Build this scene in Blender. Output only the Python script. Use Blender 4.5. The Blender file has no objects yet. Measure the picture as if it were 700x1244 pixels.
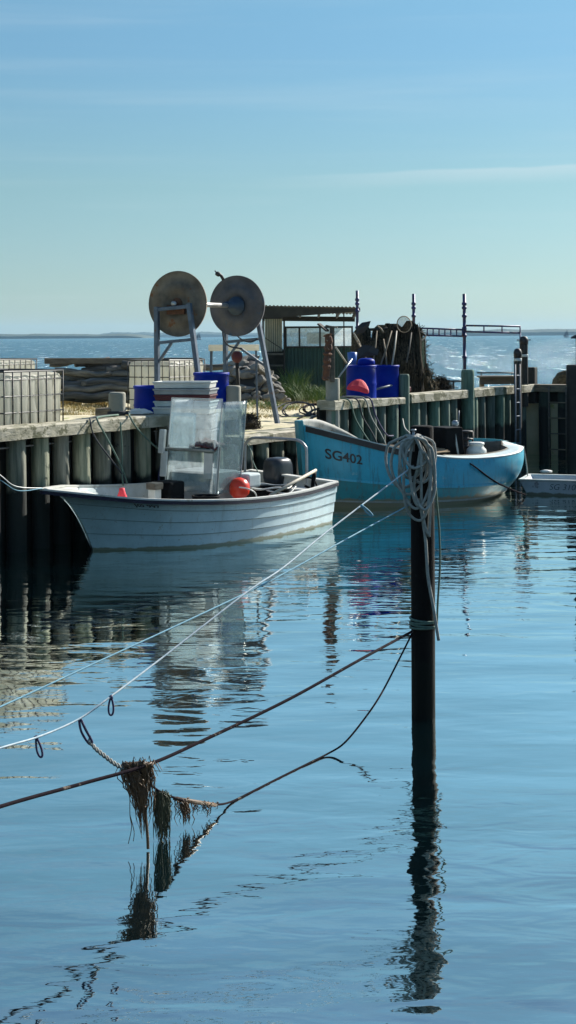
import bpy, math, random
from mathutils import Vector, Matrix, noise
R = math.radians
rnd = random.Random(7)
SC = bpy.context.scene
COL = SC.collection

# ------------------------------------------------------------------ survey
H, F, HY, ROLL = 2.8, 1800.0, 408.5, 0.006      # eye height (m), focal length, eye level, tilt of the frame
def uv(x, y):
    return (x - 350) - ROLL * (y - HY), (y - HY) + ROLL * (x - 350)
def at(x, y, Y):                                # point at distance Y
    u, v = uv(x, y)
    return Vector((u / F * Y, Y, H - v / F * Y))
def gr(x, y, z):                                # point at height z
    u, v = uv(x, y)
    Y = (H - z) * F / v
    return Vector((u / F * Y, Y, z))
S0 = Vector((-3.683, 18.94, 0)); WD = Vector((.5173, .8558, 0)); NW = Vector((.8558, -.5173, 0))
def S(s, d=0.0, z=0.0):                         # along the quay wall, d metres landward
    p = S0 + WD * s - NW * d
    return Vector((p.x, p.y, z))
def sx(x, d=0.0, y=460):                        # how far along the wall a sight line meets it
    u = uv(x, y)[0] / F
    b = S0 - NW * d
    return (u * b.y - b.x) / (WD.x - u * WD.y)
def V(*a): return Vector(a)
UP = V(0, 0, 1)
GZ = 1.2

# ------------------------------------------------------------------ materials
MATS = {}
def newmat(name):
    m = bpy.data.materials.new(name); m.use_nodes = True
    nt = m.node_tree; nt.nodes.clear()
    out = nt.nodes.new('ShaderNodeOutputMaterial')
    return m, nt, out
def N(nt, t, **kw):
    n = nt.nodes.new(t)
    for k, v in kw.items():
        if k.startswith('i_'):
            n.inputs[k[2:].replace('_', ' ')].default_value = v
        else: setattr(n, k, v)
    return n
def L(nt, a, b): nt.links.new(a, b)
def c4(c): return (c[0], c[1], c[2], 1)
def ramp(nt, fac, stops):
    r = N(nt, 'ShaderNodeValToRGB')
    el = r.color_ramp.elements
    while len(el) < len(stops): el.new(.5)
    for e, (p, c) in zip(el, stops): e.position = p; e.color = c4(c) if len(c) == 3 else c
    L(nt, fac, r.inputs[0]); return r.outputs[0]
def coords(nt, scale=(1, 1, 1), kind='Object'):
    t = N(nt, 'ShaderNodeTexCoord'); mp = N(nt, 'ShaderNodeMapping')
    mp.inputs['Scale'].default_value = scale
    L(nt, t.outputs[kind], mp.inputs[0]); return mp.outputs[0]
def noise_(nt, vec, scale, detail=4, rough=.55, dist=0):
    n = N(nt, 'ShaderNodeTexNoise'); n.inputs['Scale'].default_value = scale
    n.inputs['Detail'].default_value = detail; n.inputs['Roughness'].default_value = rough
    n.inputs['Distortion'].default_value = dist
    L(nt, vec, n.inputs['Vector']); return n.outputs['Fac']
def mixc(nt, fac, a, b, mode='MIX'):
    m = N(nt, 'ShaderNodeMix', data_type='RGBA', blend_type=mode)
    for s, v in ((m.inputs[0], fac), (m.inputs[6], a), (m.inputs[7], b)):
        if hasattr(v, 'is_linked'): L(nt, v, s)
        elif isinstance(v, (int, float)): s.default_value = v
        else: s.default_value = c4(v)
    return m.outputs[2]
def math_(nt, op, a, b=None, c=None, clamp=False):
    m = N(nt, 'ShaderNodeMath', operation=op); m.use_clamp = clamp
    for s, v in zip(m.inputs, (a, b, c)):
        if v is None: continue
        if hasattr(v, 'is_linked'): L(nt, v, s)
        else: s.default_value = v
    return m.outputs[0]
def maprange(nt, v, a, b, c=0, d=1):
    m = N(nt, 'ShaderNodeMapRange'); m.interpolation_type = 'SMOOTHSTEP'
    L(nt, v, m.inputs[0])
    for i, q in zip((1, 2, 3, 4), (a, b, c, d)): m.inputs[i].default_value = q
    return m.outputs[0]

def mat(name, c, c2=None, rough=.6, metal=0, scale=6, stretch=(1, 1, 1), bump=.2, bd=.01, wet=None, grime=None,
        objrand=.0, spec=.5, detail=5, contrast=(.35, .65), spots=None, streaks=None):
    """painted/wood/metal surface: two-tone noise, wear spots, tide stain (wet = (z, colour)), waterline grime"""
    if name in MATS: return MATS[name]
    m, nt, out = newmat(name)
    b = N(nt, 'ShaderNodeBsdfPrincipled')
    vec = coords(nt, stretch)
    f = noise_(nt, vec, scale, detail)
    c2 = c2 or tuple(v * .75 for v in c)
    col = ramp(nt, f, [(contrast[0], c), (contrast[1], c2)])
    f2 = noise_(nt, vec, scale * 5.3, 3)
    col = mixc(nt, math_(nt, 'MULTIPLY', f2, .35), col, tuple(v * .6 for v in c))
    if spots:                                    # (colour, threshold, scale)
        sc_, th, ss = spots
        f3 = noise_(nt, coords(nt, (1, 1, 1)), ss, 6, .7)
        col = mixc(nt, maprange(nt, f3, th, th + .06), col, sc_)
    if streaks:                                  # (colour, threshold, strength) runs down the side
        f4 = noise_(nt, coords(nt, (9, 9, .55)), 1.6, 5, .7)
        col = mixc(nt, math_(nt, 'MULTIPLY', maprange(nt, f4, streaks[1], streaks[1] + .16), streaks[2]), col, streaks[0])
        f5 = noise_(nt, coords(nt, (1, 1, 2.5)), 26, 3, .6)
        col = mixc(nt, math_(nt, 'MULTIPLY', maprange(nt, f5, .66, .70), .7), col, streaks[0])
    geo = N(nt, 'ShaderNodeNewGeometry'); sep = N(nt, 'ShaderNodeSeparateXYZ'); L(nt, geo.outputs['Position'], sep.inputs[0])
    if objrand:
        oi = N(nt, 'ShaderNodeObjectInfo')
        k = maprange(nt, oi.outputs['Random'], 0, 1, 1 - objrand, 1 + objrand * .6)
        hs = N(nt, 'ShaderNodeHueSaturation'); L(nt, col, hs.inputs['Color']); L(nt, k, hs.inputs['Value'])
        L(nt, maprange(nt, oi.outputs['Random'], 0, 1, .7, 1.2), hs.inputs['Saturation'])
        col = hs.outputs[0]
    rg = None
    for zz, wc, band in filter(None, (wet, grime)):
        fz = noise_(nt, coords(nt, (3, 3, .6), 'Generated') if False else coords(nt, (1, 1, .35)), 5, 4)
        zq = math_(nt, 'ADD', sep.outputs[2], math_(nt, 'MULTIPLY', math_(nt, 'SUBTRACT', fz, .5), band * 2.2))
        fac = maprange(nt, zq, zz + band * .3, zz - band * .3, 0, 1)
        col = mixc(nt, fac, col, wc)
        rg = fac
    L(nt, col, b.inputs['Base Color'])
    b.inputs['Roughness'].default_value = rough; b.inputs['Metallic'].default_value = metal
    b.inputs['Specular IOR Level'].default_value = spec
    bp = N(nt, 'ShaderNodeBump'); bp.inputs['Strength'].default_value = bump; bp.inputs['Distance'].default_value = bd
    L(nt, noise_(nt, vec, scale * 2.2, 6, .6), bp.inputs['Height']); L(nt, bp.outputs[0], b.inputs['Normal'])
    L(nt, b.outputs[0], out.inputs[0])
    MATS[name] = m; return m

M = {}
M['pile'] = mat('pile_wood', (.36, .36, .27), (.085, .11, .075), .85, scale=4, stretch=(4, 4, .35), bump=.7, bd=.02, wet=(.80, (.008, .013, .011), .16), objrand=.35, spots=((.06, .07, .05), .62, 3))
M['pilegreen'] = mat('green_pile_wood', (.17, .23, .18), (.05, .085, .065), .85, scale=4, stretch=(4, 4, .35), bump=.7, bd=.02, wet=(.82, (.006, .011, .010), .16), objrand=.35, spots=((.04, .06, .045), .62, 3))  # green wood, its colour also darkened for shade on the right stretch
M['piledark'] = mat('shaded_pile_wood', (.030, .046, .038), (.012, .020, .017), .85, scale=4, stretch=(4, 4, .35), bump=.7, bd=.02, wet=(1.12, (.005, .008, .007), .16), objrand=.3)  # cross wall's shade put into the wood colours and the raised stain
M['cap'] = mat('cap_timber', (.52, .48, .38), (.22, .21, .14), .85, scale=3, stretch=(1.2, 1.2, 3), bump=.8, bd=.02, spots=((.11, .11, .06), .52, 2.6))
M['oldwood'] = mat('old_wood', (.22, .18, .13), (.10, .085, .065), .85, scale=5, stretch=(1, 1, 3), bump=.5, bd=.01, objrand=.4)
M['darkwood'] = mat('dark_wood', (.035, .032, .027), (.018, .017, .015), .8, scale=5, bump=.5, wet=None)
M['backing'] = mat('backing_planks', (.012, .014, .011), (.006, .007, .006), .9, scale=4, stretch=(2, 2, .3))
M['harbour_post'] = mat('tarred_post', (.006, .006, .006), (.003, .003, .004), .9, spec=.15, scale=5, stretch=(3, 3, .4), bump=.7, bd=.012, wet=(.45, (.006, .008, .007), .1))
M['white_hull'] = mat('white_hull_paint', (.58, .75, .80), (.45, .61, .66), .35, scale=3, bump=.08, wet=None, grime=(.03, (.24, .25, .18), .035), spots=((.40, .42, .36), .66, 5), streaks=((.22, .21, .16), .56, .30))
M['white_in'] = mat('white_inner_paint', (.72, .72, .68), (.55, .55, .50), .5, scale=5, bump=.15, spots=((.30, .26, .20), .62, 7))
M['navy'] = mat('navy_strip', (.010, .012, .035), (.006, .008, .02), .6, scale=8, bump=.2, spec=.2)
M['blue_hull'] = mat('blue_hull_paint', (.045, .47, .65), (.025, .35, .52), .4, scale=2.5, bump=.12, grime=(.10, (.20, .19, .12), .07), spots=((.14, .42, .52), .60, 5), streaks=((.03, .12, .17), .50, .55))
M['turq_hull'] = mat('turquoise_lower_paint', (.05, .34, .40), (.03, .25, .30), .45, scale=3, bump=.15, grime=(.13, (.22, .20, .13), .08), spots=((.03, .08, .08), .64, 9), streaks=((.10, .13, .11), .5, .6))
M['pale_deck'] = mat('pale_deck_paint', (.62, .70, .70), (.48, .56, .56), .5, scale=5, bump=.15, spots=((.3, .25, .18), .64, 6))
M['grey_in'] = mat('grey_inner_boards', (.34, .35, .33), (.20, .21, .19), .7, scale=5, bump=.3, spots=((.10, .08, .06), .6, 5))
M['tar'] = mat('black_rubbing', (.022, .02, .022), None, .6, bump=.3)
M['black'] = mat('black_plastic', (.005, .006, .008), (.003, .003, .004), .7, spec=.1, scale=9, bump=.15)
M['cowl'] = mat('motor_cowl', (.035, .04, .045), (.028, .03, .035), .3, scale=9, bump=.05)
M['steel'] = mat('galvanised_steel', (.38, .40, .42), (.24, .26, .28), .4, .7, scale=12, bump=.1, spots=((.16, .08, .04), .66, 9))
M['cage'] = mat('cage_bars', (.07, .072, .07), (.04, .04, .04), .5, .2, scale=12, bump=.1)
M['bluesteel'] = mat('blue_grey_steel', (.11, .15, .20), (.06, .085, .12), .55, .1, scale=9, bump=.25, spots=((.12, .06, .035), .6, 8))
M['bluepole'] = mat('blue_pole_paint', (.03, .04, .16), (.02, .02, .06), .5, .2, scale=14, bump=.3, spots=((.12, .05, .03), .58, 10))
M['flange'] = mat('drum_flange_metal', (.24, .20, .15), (.10, .085, .07), .8, 0, scale=3.5, bump=.4, spec=.2, spots=((.20, .09, .045), .60, 4))
M['flange_blue'] = mat('drum_flange_blue', (.15, .14, .14), (.075, .075, .082), .8, 0, scale=3.5, bump=.4, spec=.2, spots=((.07, .10, .14), .58, 4))
M['rust'] = mat('rust', (.16, .065, .03), (.07, .03, .018), .85, scale=12, bump=.5)
M['hub'] = mat('hub_blue', (.05, .08, .12), None, .5, .2, bump=.3)
M['shaft'] = mat('shaft_bright', (.55, .54, .52), None, .35, .6, bump=.2)
M['bluebarrel'] = mat('blue_barrel_plastic', (.0, .028, .34), (.002, .013, .25),   .5, scale=3, bump=.08, spec=.1, spots=((.02, .07, .36), .68, 7))
M['ltblue'] = mat('light_blue_plastic', (.06, .16, .5), None, .4)
M['red'] = mat('red_cloth', (.85, .05, .075), (.70, .03, .05), .7, scale=5, bump=.3)
M['redbuoy'] = mat('red_buoy', (.80, .05, .015), (.6, .03, .012), .35, scale=5)
M['darkred'] = mat('dark_red', (.10, .012, .018), None, .6)
M['green_clad'] = mat('green_cladding', (.016, .06, .052), (.012, .045, .04), .5, scale=4, bump=.1)
M['roof'] = mat('roof_sheet', (.20, .19, .17), (.11, .10, .09), .7, .1, scale=3, bump=.2, spots=((.12, .06, .04), .58, 3))
M['cream'] = mat('cream_slats', (.62, .60, .48), (.5, .48, .38), .6, scale=4, bump=.1)
M['stone'] = mat('stone', (.30, .275, .235), (.10, .095, .085), .85, scale=4, bump=.6, bd=.03, objrand=.35)
M['log'] = mat('driftwood_log', (.22, .21, .185), (.05, .047, .04), .85, scale=3, stretch=(.6, 4, 4), bump=.7, bd=.02, objrand=.45)
M['net'] = mat('dark_net', (.085, .07, .048), (.015, .013, .011), .95, scale=9, stretch=(5, 5, .35), bump=1, bd=.04, spec=.1, contrast=(.42, .56), spots=((.012, .011, .01), .56, 7))
M['brownnet'] = mat('brown_net', (.13, .105, .065), (.05, .04, .026), .95, spec=.1, scale=14, bump=.9, bd=.03, spots=((.03, .03, .02), .55, 12))
M['orange'] = mat('orange_rusty', (.17, .07, .035), (.06, .035, .025), .85, scale=9, bump=.8, bd=.03, spots=((.35, .27, .19), .6, 9))
M['rope'] = mat('grey_rope', (.42, .42, .38), (.27, .27, .25), .85, scale=40, bump=.8, bd=.004)
M['whiterope'] = mat('white_blue_rope', (.62, .68, .70), (.36, .50, .58), .8, scale=30, bump=.5, bd=.003)
M['bluerope'] = mat('light_blue_rope', (.22, .45, .55), (.14, .32, .42), .8, scale=30, bump=.5, bd=.003)
M['brownrope'] = mat('brown_rope', (.018, .010, .014), (.007, .005, .009), .95, spec=.1, scale=30, bump=.7, bd=.004, spots=((.18, .15, .12), .6, 14))
M['greenrope'] = mat('green_rope', (.12, .20, .16), (.07, .12, .10), .85, scale=30, bump=.5, bd=.003)
M['paleblack'] = mat('worn_dark', (.03, .03, .03), None, .8)
M['darkfascia'] = mat('dark_fascia', (.06, .052, .04), (.03, .027, .022), .8, scale=3)
M['darkrope'] = mat('dark_rope', (.03, .035, .045), None, .85, scale=30)
M['purplerope'] = mat('dark_blue_loop', (.02, .02, .09), None, .7, scale=30)
M['hullseam'] = mat('hull_seam', (.10, .15, .17), None, .8)
M['weed'] = mat('seaweed', (.13, .065, .022), (.035, .022, .012), .6, scale=20, bump=.4)
M['weedgreen'] = mat('green_weed', (.035, .045, .018), (.02, .026, .01), .6, scale=20, bump=.4)
M['ground'] = mat('sandy_ground', (.66, .58, .41), (.46, .42, .25), .95, scale=1.6, bump=.9, bd=.05, spots=((.33, .34, .13), .54, 1.1))
M['dryleaf'] = mat('dry_grass_blade', (.50, .40, .17), (.30, .22, .10), .8, scale=3, bump=0)
M['greenleaf'] = mat('green_grass_blade', (.16, .23, .05), (.07, .12, .025), .7, scale=3, bump=0)
M['coast'] = mat('wooded_coast', (.03, .05, .028), (.05, .065, .035), .9, scale=.02, bump=.3)
M['sail'] = mat('sail_cloth', (.10, .12, .16), None, .7)
M['tan'] = mat('tan_board', (.42, .30, .18), (.28, .19, .11), .6, scale=6, stretch=(1, 4, 1))
M['whiteplastic'] = mat('white_plastic', (.72, .72, .68), (.6, .6, .56), .4, scale=5, bump=.05, spots=((.4, .38, .32), .66, 6))
M['greyplastic'] = mat('grey_plastic', (.36, .37, .38), (.26, .27, .28), .5, scale=5, bump=.05)
M['ink'] = mat('black_lettering', (.012, .014, .02), None, .5)
M['pole_pale'] = mat('pale_pole_wood', (.55, .50, .40), (.38, .34, .26), .6, scale=6, stretch=(1, 1, .3))
M['concrete'] = mat('weathered_block', (.36, .35, .29), (.24, .235, .19), .9, scale=3, bump=.5, bd=.015, spots=((.15, .15, .10), .6, 3))
M['puntwhite'] = mat('punt_paint', (.50, .54, .60), (.38, .42, .48), .45, scale=4, bump=.1, spots=((.18, .17, .2), .6, 5), grime=(.04, (.12, .12, .09), .05))

def m_tank():
    m, nt, out = newmat('milky_tank_plastic')
    d = N(nt, 'ShaderNodeBsdfDiffuse'); t = N(nt, 'ShaderNodeBsdfTranslucent'); g = N(nt, 'ShaderNodeBsdfGlossy')
    col = ramp(nt, noise_(nt, coords(nt), 1.6, 4), [(.35, (.84, .82, .72)), (.7, (.62, .61, .54))])
    L(nt, col, d.inputs[0]); L(nt, col, t.inputs[0]); g.inputs['Roughness'].default_value = .35
    mx = N(nt, 'ShaderNodeMixShader'); mx.inputs[0].default_value = .68
    L(nt, d.outputs[0], mx.inputs[1]); L(nt, t.outputs[0], mx.inputs[2])
    m2 = N(nt, 'ShaderNodeMixShader'); m2.inputs[0].default_value = .05
    L(nt, mx.outputs[0], m2.inputs[1]); L(nt, g.outputs[0], m2.inputs[2]); L(nt, m2.outputs[0], out.inputs[0])
    return m
M['tank'] = m_tank()
def m_clear(name, tint, milk, gl=.12, milkcol=(.75, .8, .8)):
    m, nt, out = newmat(name)
    tr = N(nt, 'ShaderNodeBsdfTransparent'); tr.inputs[0].default_value = c4(tint)
    g = N(nt, 'ShaderNodeBsdfGlossy'); g.inputs['Roughness'].default_value = .12
    d = N(nt, 'ShaderNodeBsdfDiffuse'); t = N(nt, 'ShaderNodeBsdfTranslucent')
    d.inputs[0].default_value = c4(milkcol); t.inputs[0].default_value = c4(milkcol)
    dt = N(nt, 'ShaderNodeMixShader'); dt.inputs[0].default_value = .6
    L(nt, d.outputs[0], dt.inputs[1]); L(nt, t.outputs[0], dt.inputs[2])
    f = noise_(nt, coords(nt, (1, 1, 1)), 3.5, 7, .7, .6)
    f = maprange(nt, f, .4, .75, milk * .6, milk * 1.7)
    a = N(nt, 'ShaderNodeMixShader'); L(nt, f, a.inputs[0]); L(nt, tr.outputs[0], a.inputs[1]); L(nt, dt.outputs[0], a.inputs[2])
    b = N(nt, 'ShaderNodeMixShader'); b.inputs[0].default_value = gl
    L(nt, a.outputs[0], b.inputs[1]); L(nt, g.outputs[0], b.inputs[2]); L(nt, b.outputs[0], out.inputs[0])
    return m
M['plexi'] = m_clear('scratched_clear_sheet', (.84, .90, .92), .21, .10, (.75, .83, .86))
M['shedpane'] = m_clear('milky_window_sheet', (.85, .9, .92), .5, .06, (.8, .86, .88))
M['plexi_old'] = m_clear('milky_clear_sheet', (.70, .80, .82), .34, .10, (.6, .68, .7))
M['netting'] = m_clear('fine_netting', (.8, .85, .82), .30, .0, (.10, .14, .12))

# ------------------------------------------------------------------ mesh building
ORG = {}
def tag(o, label=None, cat=None, group=None, kind=None):
    if label: o['label'] = label
    if cat: o['category'] = cat
    if group: o['group'] = group
    if kind: o['kind'] = kind
    return o
def thing(name, loc, label, cat, group=None):
    o = bpy.data.objects.new(name, None); COL.objects.link(o)
    o.location = loc; o.empty_display_size = .2; ORG[o.name] = Vector(loc)
    return tag(o, label, cat, group)
class MB:
    def __init__(self): self.v = []; self.f = []; self.sm = []
    def add(self, vs, fs, smooth=False):
        k = len(self.v); self.v += [Vector(p) for p in vs]
        for f in fs: self.f.append([i + k for i in f]); self.sm.append(smooth)
        return self
    def box(self, c, size, ax=None, ay=None, az=None):
        """centre, full sizes, optional axes"""
        ax = (ax or V(1, 0, 0)).normalized(); az = (az or UP).normalized(); ay = (ay or az.cross(ax)).normalized()
        c = Vector(c); p = []
        for k in (-.5, .5):
            for j in (-.5, .5):
                for i in (-.5, .5): p.append(c + ax * size[0] * i + ay * size[1] * j + az * size[2] * k)
        return self.add(p, [(0, 2, 3, 1), (4, 5, 7, 6), (0, 1, 5, 4), (2, 6, 7, 3), (0, 4, 6, 2), (1, 3, 7, 5)])
    def beam(self, a, b, w, h, up=None):
        a = Vector(a); b = Vector(b); d = (b - a); ax = d.normalized(); up = up or UP
        if abs(ax.dot(up)) > .98: up = V(0, 1, 0)
        ay = up.cross(ax).normalized(); az = ax.cross(ay)
        return self.box((a + b) / 2, (d.length, w, h), ax, ay, az)
    def tube(self, path, r, n=8, closed=False, caps=True, smooth=True):
        path = [Vector(p) for p in path]; m = len(path)
        rr = r if isinstance(r, (list, tuple)) else [r] * m
        up = None; vs = []
        for i, p in enumerate(path):
            if closed: t = path[(i + 1) % m] - path[i - 1]
            else: t = path[min(i + 1, m - 1)] - path[max(i - 1, 0)]
            if t.length < 1e-9: t = V(0, 0, 1)
            t.normalize()
            if up is None:
                up = t.orthogonal().normalized()
            up = (up - t * up.dot(t))
            if up.length < 1e-6: up = t.orthogonal()
            up.normalize(); q = t.cross(up)
            for k in range(n):
                a = 2 * math.pi * k / n
                vs.append(p + (up * math.cos(a) + q * math.sin(a)) * rr[i])
        fs = []
        for i in range(m if closed else m - 1):
            j = (i + 1) % m
            for k in range(n):
                l = (k + 1) % n
                fs.append((i * n + k, i * n + l, j * n + l, j * n + k))
        if caps and not closed:
            fs.append(tuple(range(n))[::-1]); fs.append(tuple((m - 1) * n + k for k in range(n)))
        return self.add(vs, fs, smooth)
    def lathe(self, base, prof, n=20, axis=None, smooth=True, cap=True):
        """prof = [(r, h)...] about an axis through base"""
        base = Vector(base); az = (axis or UP).normalized(); ax = az.orthogonal().normalized(); ay = az.cross(ax)
        vs = []
        for r, h in prof:
            for k in range(n):
                a = 2 * math.pi * k / n
                vs.append(base + az * h + (ax * math.cos(a) + ay * math.sin(a)) * r)
        m = len(prof); fs = []
        for i in range(m - 1):
            for k in range(n):
                l = (k + 1) % n
                fs.append((i * n + k, i * n + l, (i + 1) * n + l, (i + 1) * n + k))
        if cap:
            fs.append(tuple(range(n))[::-1]); fs.append(tuple((m - 1) * n + k for k in range(n)))
        return self.add(vs, fs, smooth)
    def grid(self, P, nu, nv, smooth=True, closed_u=False):
        """P(i,j) -> point"""
        vs = [P(i, j) for j in range(nv) for i in range(nu)]
        fs = []
        for j in range(nv - 1):
            for i in range(nu if closed_u else nu - 1):
                k = (i + 1) % nu
                fs.append((j * nu + i, j * nu + k, (j + 1) * nu + k, (j + 1) * nu + i))
        return self.add(vs, fs, smooth)
    def build(self, name, mat_, parent=None, bevel=0, solid=0, label=None, cat=None, group=None, kind=None, sub=0, org=None):
        me = bpy.data.meshes.new(name)
        if parent is not None: o0 = ORG[parent.name]
        elif org is not None: o0 = Vector(org)
        else:
            xs = [p.x for p in self.v]; ys = [p.y for p in self.v]; zs = [p.z for p in self.v]
            o0 = V((min(xs) + max(xs)) / 2, (min(ys) + max(ys)) / 2, min(zs))
        me.from_pydata([p - o0 for p in self.v], [], self.f); me.update()
        me.polygons.foreach_set('use_smooth', self.sm)
        me.materials.append(M[mat_] if isinstance(mat_, str) else mat_)
        ob = bpy.data.objects.new(name, me); COL.objects.link(ob)
        if parent is not None: ob.parent = parent
        else: ob.location = o0
        ORG[ob.name] = o0.copy()
        if solid:
            md = ob.modifiers.new('solid', 'SOLIDIFY'); md.thickness = solid; md.offset = 0
        if bevel:
            md = ob.modifiers.new('bevel', 'BEVEL'); md.width = bevel; md.segments = 2; md.limit_method = 'ANGLE'; md.angle_limit = R(40)
        if sub:
            md = ob.modifiers.new('sub', 'SUBSURF'); md.levels = sub; md.render_levels = sub
        tag(ob, label, cat, group, kind)
        return ob
def lerp(a, b, t): return a + (b - a) * t
def curve(pts, t):                              # piecewise-smooth lookup
    if t <= pts[0][0]: return pts[0][1]
    for (a, va), (b, vb) in zip(pts, pts[1:]):
        if t <= b: return va + (vb - va) * (t - a) / (b - a)
    return pts[-1][1]
def sm_curve(pts, t):                           # Catmull-Rom
    n = len(pts)
    if t <= pts[0][0]: return pts[0][1]
    if t >= pts[-1][0]: return pts[-1][1]
    for i in range(n - 1):
        if t <= pts[i + 1][0]:
            x0, y0 = pts[i]; x1, y1 = pts[i + 1]; h = x1 - x0; q = (t - x0) / h
            m0 = (y1 - y0) / h if i == 0 else (y1 - pts[i - 1][1]) / (x1 - pts[i - 1][0])
            m1 = (y1 - y0) / h if i == n - 2 else (pts[i + 2][1] - y0) / (pts[i + 2][0] - x0)
            return ((2 * q ** 3 - 3 * q * q + 1) * y0 + (q ** 3 - 2 * q * q + q) * h * m0 + (-2 * q ** 3 + 3 * q * q) * y1 + (q ** 3 - q * q) * h * m1)
def spline(pts, n=8):                           # smooth path through points
    pts = [Vector(p) for p in pts]; out = []
    for i in range(len(pts) - 1):
        p0 = pts[max(i - 1, 0)]; p1 = pts[i]; p2 = pts[i + 1]; p3 = pts[min(i + 2, len(pts) - 1)]
        for k in range(n):
            t = k / n
            out.append(.5 * ((2 * p1) + (p2 - p0) * t + (2 * p0 - 5 * p1 + 4 * p2 - p3) * t * t + (3 * p1 - p0 - 3 * p2 + p3) * t ** 3))
    out.append(pts[-1]); return out
def sag(a, b, s, n=24):
    a = Vector(a); b = Vector(b)
    return [a.lerp(b, i / n) - UP * s * 4 * (i / n) * (1 - i / n) for i in range(n + 1)]
def jit(p, a): return Vector(p) + V(rnd.uniform(-a, a), rnd.uniform(-a, a), rnd.uniform(-a, a))

def pile_mesh(mb, c, r, z0, z1, n=14, dome=.03, lean=.012):
    """a slightly crooked round timber"""
    sd = rnd.uniform(0, 99); lx, ly = rnd.uniform(-lean, lean), rnd.uniform(-lean, lean)
    zs = [z0 + (z1 - dome - z0) * i / 9 for i in range(10)]
    prof = [(z, 1) for z in zs] + [(z1 - dome * .4, .94), (z1, .78)]
    vs = []
    for z, k in prof:
        q = (z - z0)
        for j in range(n):
            a = 2 * math.pi * j / n
            rr = r * k * (1 + .07 * noise.noise(V(math.cos(a) * 1.3 + sd, math.sin(a) * 1.3, z * .8 + sd)))
            vs.append(V(c.x + lx * q + math.cos(a) * rr, c.y + ly * q + math.sin(a) * rr, z))
    fs = []
    for i in range(len(prof) - 1):
        for j in range(n):
            l = (j + 1) % n
            fs.append((i * n + j, i * n + l, (i + 1) * n + l, (i + 1) * n + j))
    mb.add(vs, fs, True)
    mb.add(vs[-n:], [tuple(range(n))], False)
    return mb
SKY_STR, EXPO = .085, 0.80
W_CALM, W_MID, W_FINE = .017, .0070, .0006
W_COL = (.0015, .009, .012)
CZ = 1.652
SKY_RAMP = [(0, (.39, .52, .65)), (.05, (.41, .525, .60)), (.10, (.44, .56, .56)), (.19, (.455, .635, .665)), (.32, (.58, .82, .76)), (.7, (.85, .97, 1.0))]
HAZE = .7e-4
# ------------------------------------------------------------------ sky, sun, camera
SUN_AZ, SUN_EL = R(46), R(33)
w = bpy.data.worlds.new("World"); SC.world = w; w.use_nodes = True
nt = w.node_tree; nt.nodes.clear()
wo = nt.nodes.new('ShaderNodeOutputWorld'); bg = nt.nodes.new('ShaderNodeBackground'); bg.inputs[1].default_value = SKY_STR
sky = nt.nodes.new('ShaderNodeTexSky'); sky.sky_type = 'NISHITA'; sky.sun_disc = False
sky.sun_elevation = SUN_EL; sky.sun_rotation = SUN_AZ; sky.air_density = 1.0; sky.dust_density = .25; sky.ozone_density = 2.0; sky.altitude = 0
tc = nt.nodes.new('ShaderNodeTexCoord'); sp = nt.nodes.new('ShaderNodeSeparateXYZ'); L(nt, tc.outputs['Generated'], sp.inputs[0])
# thin high cloud: long faint streaks
mp = nt.nodes.new('ShaderNodeMapping'); mp.inputs['Scale'].default_value = (1.2, 1.2, 26); mp.inputs['Rotation'].default_value = (0, .05, 0)
L(nt, tc.outputs['Generated'], mp.inputs[0])
f = noise_(nt, mp.outputs[0], 2.2, 6, .55, .3)
f = math_(nt, 'MULTIPLY', maprange(nt, f, .42, .85), .14)
el = math_(nt, 'DIVIDE', sp.outputs[2], sp.outputs[1])
lx = math_(nt, 'DIVIDE', sp.outputs[0], sp.outputs[1])
line = math_(nt, 'SUBTRACT', el, math_(nt, 'ADD', math_(nt, 'MULTIPLY', lx, .038), .1068))
line = math_(nt, 'ADD', line, math_(nt, 'MULTIPLY', math_(nt, 'SUBTRACT', noise_(nt, tc.outputs['Generated'], 9, 3), .5), .006))
st = math_(nt, 'MULTIPLY', maprange(nt, line, -.012, .0, 0, 1), maprange(nt, line, .0022, .0, 0, 1))
st = math_(nt, 'MULTIPLY', st, maprange(nt, lx, -.05, .15, 0, .30))
f = math_(nt, 'ADD', f, st)
tint = mixc(nt, 1.0, sky.outputs[0], ramp(nt, sp.outputs[2], SKY_RAMP), 'MULTIPLY')
cl = mixc(nt, f, tint, (5.2, 5.8, 5.9))
L(nt, cl, bg.inputs[0]); L(nt, bg.outputs[0], wo.inputs[0])

sd = bpy.data.lights.new('sun', 'SUN'); sd.energy = 5; sd.angle = R(.5); sd.color = (1, .95, .86)
so = bpy.data.objects.new('sun', sd); COL.objects.link(so)
dirv = V(math.sin(SUN_AZ) * math.cos(SUN_EL), math.cos(SUN_AZ) * math.cos(SUN_EL), math.sin(SUN_EL))
so.rotation_euler = dirv.to_track_quat('Z', 'Y').to_euler(); so.location = dirv * 60

cd = bpy.data.cameras.new('camera'); cam = bpy.data.objects.new('camera', cd); COL.objects.link(cam); SC.camera = cam
cd.sensor_width = 36; cd.lens = F / 1244 * 36; cd.clip_start = .1; cd.clip_end = 60000
cd.shift_y = -(622 - HY) / 1244
cam.location = (0, 0, H); cam.rotation_euler = (R(90), 0, 0)
cam.rotation_euler = (Matrix.Rotation(ROLL, 4, V(0, 1, 0)) @ Matrix.Rotation(R(90), 4, 'X')).to_euler()
vs_ = SC.view_settings
SC.display_settings.display_device = 'sRGB'
vs_.view_transform = 'Standard'; vs_.look = 'None'; vs_.exposure = EXPO; vs_.gamma = 1
SC.cycles.use_denoising = True; SC.cycles.max_bounces = 8; SC.cycles.transparent_max_bounces = 12; SC.cycles.volume_bounces = 0
SC.cycles.volume_step_rate = 4; SC.cycles.sample_clamp_indirect = 6; SC.cycles.caustics_reflective = False

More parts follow.
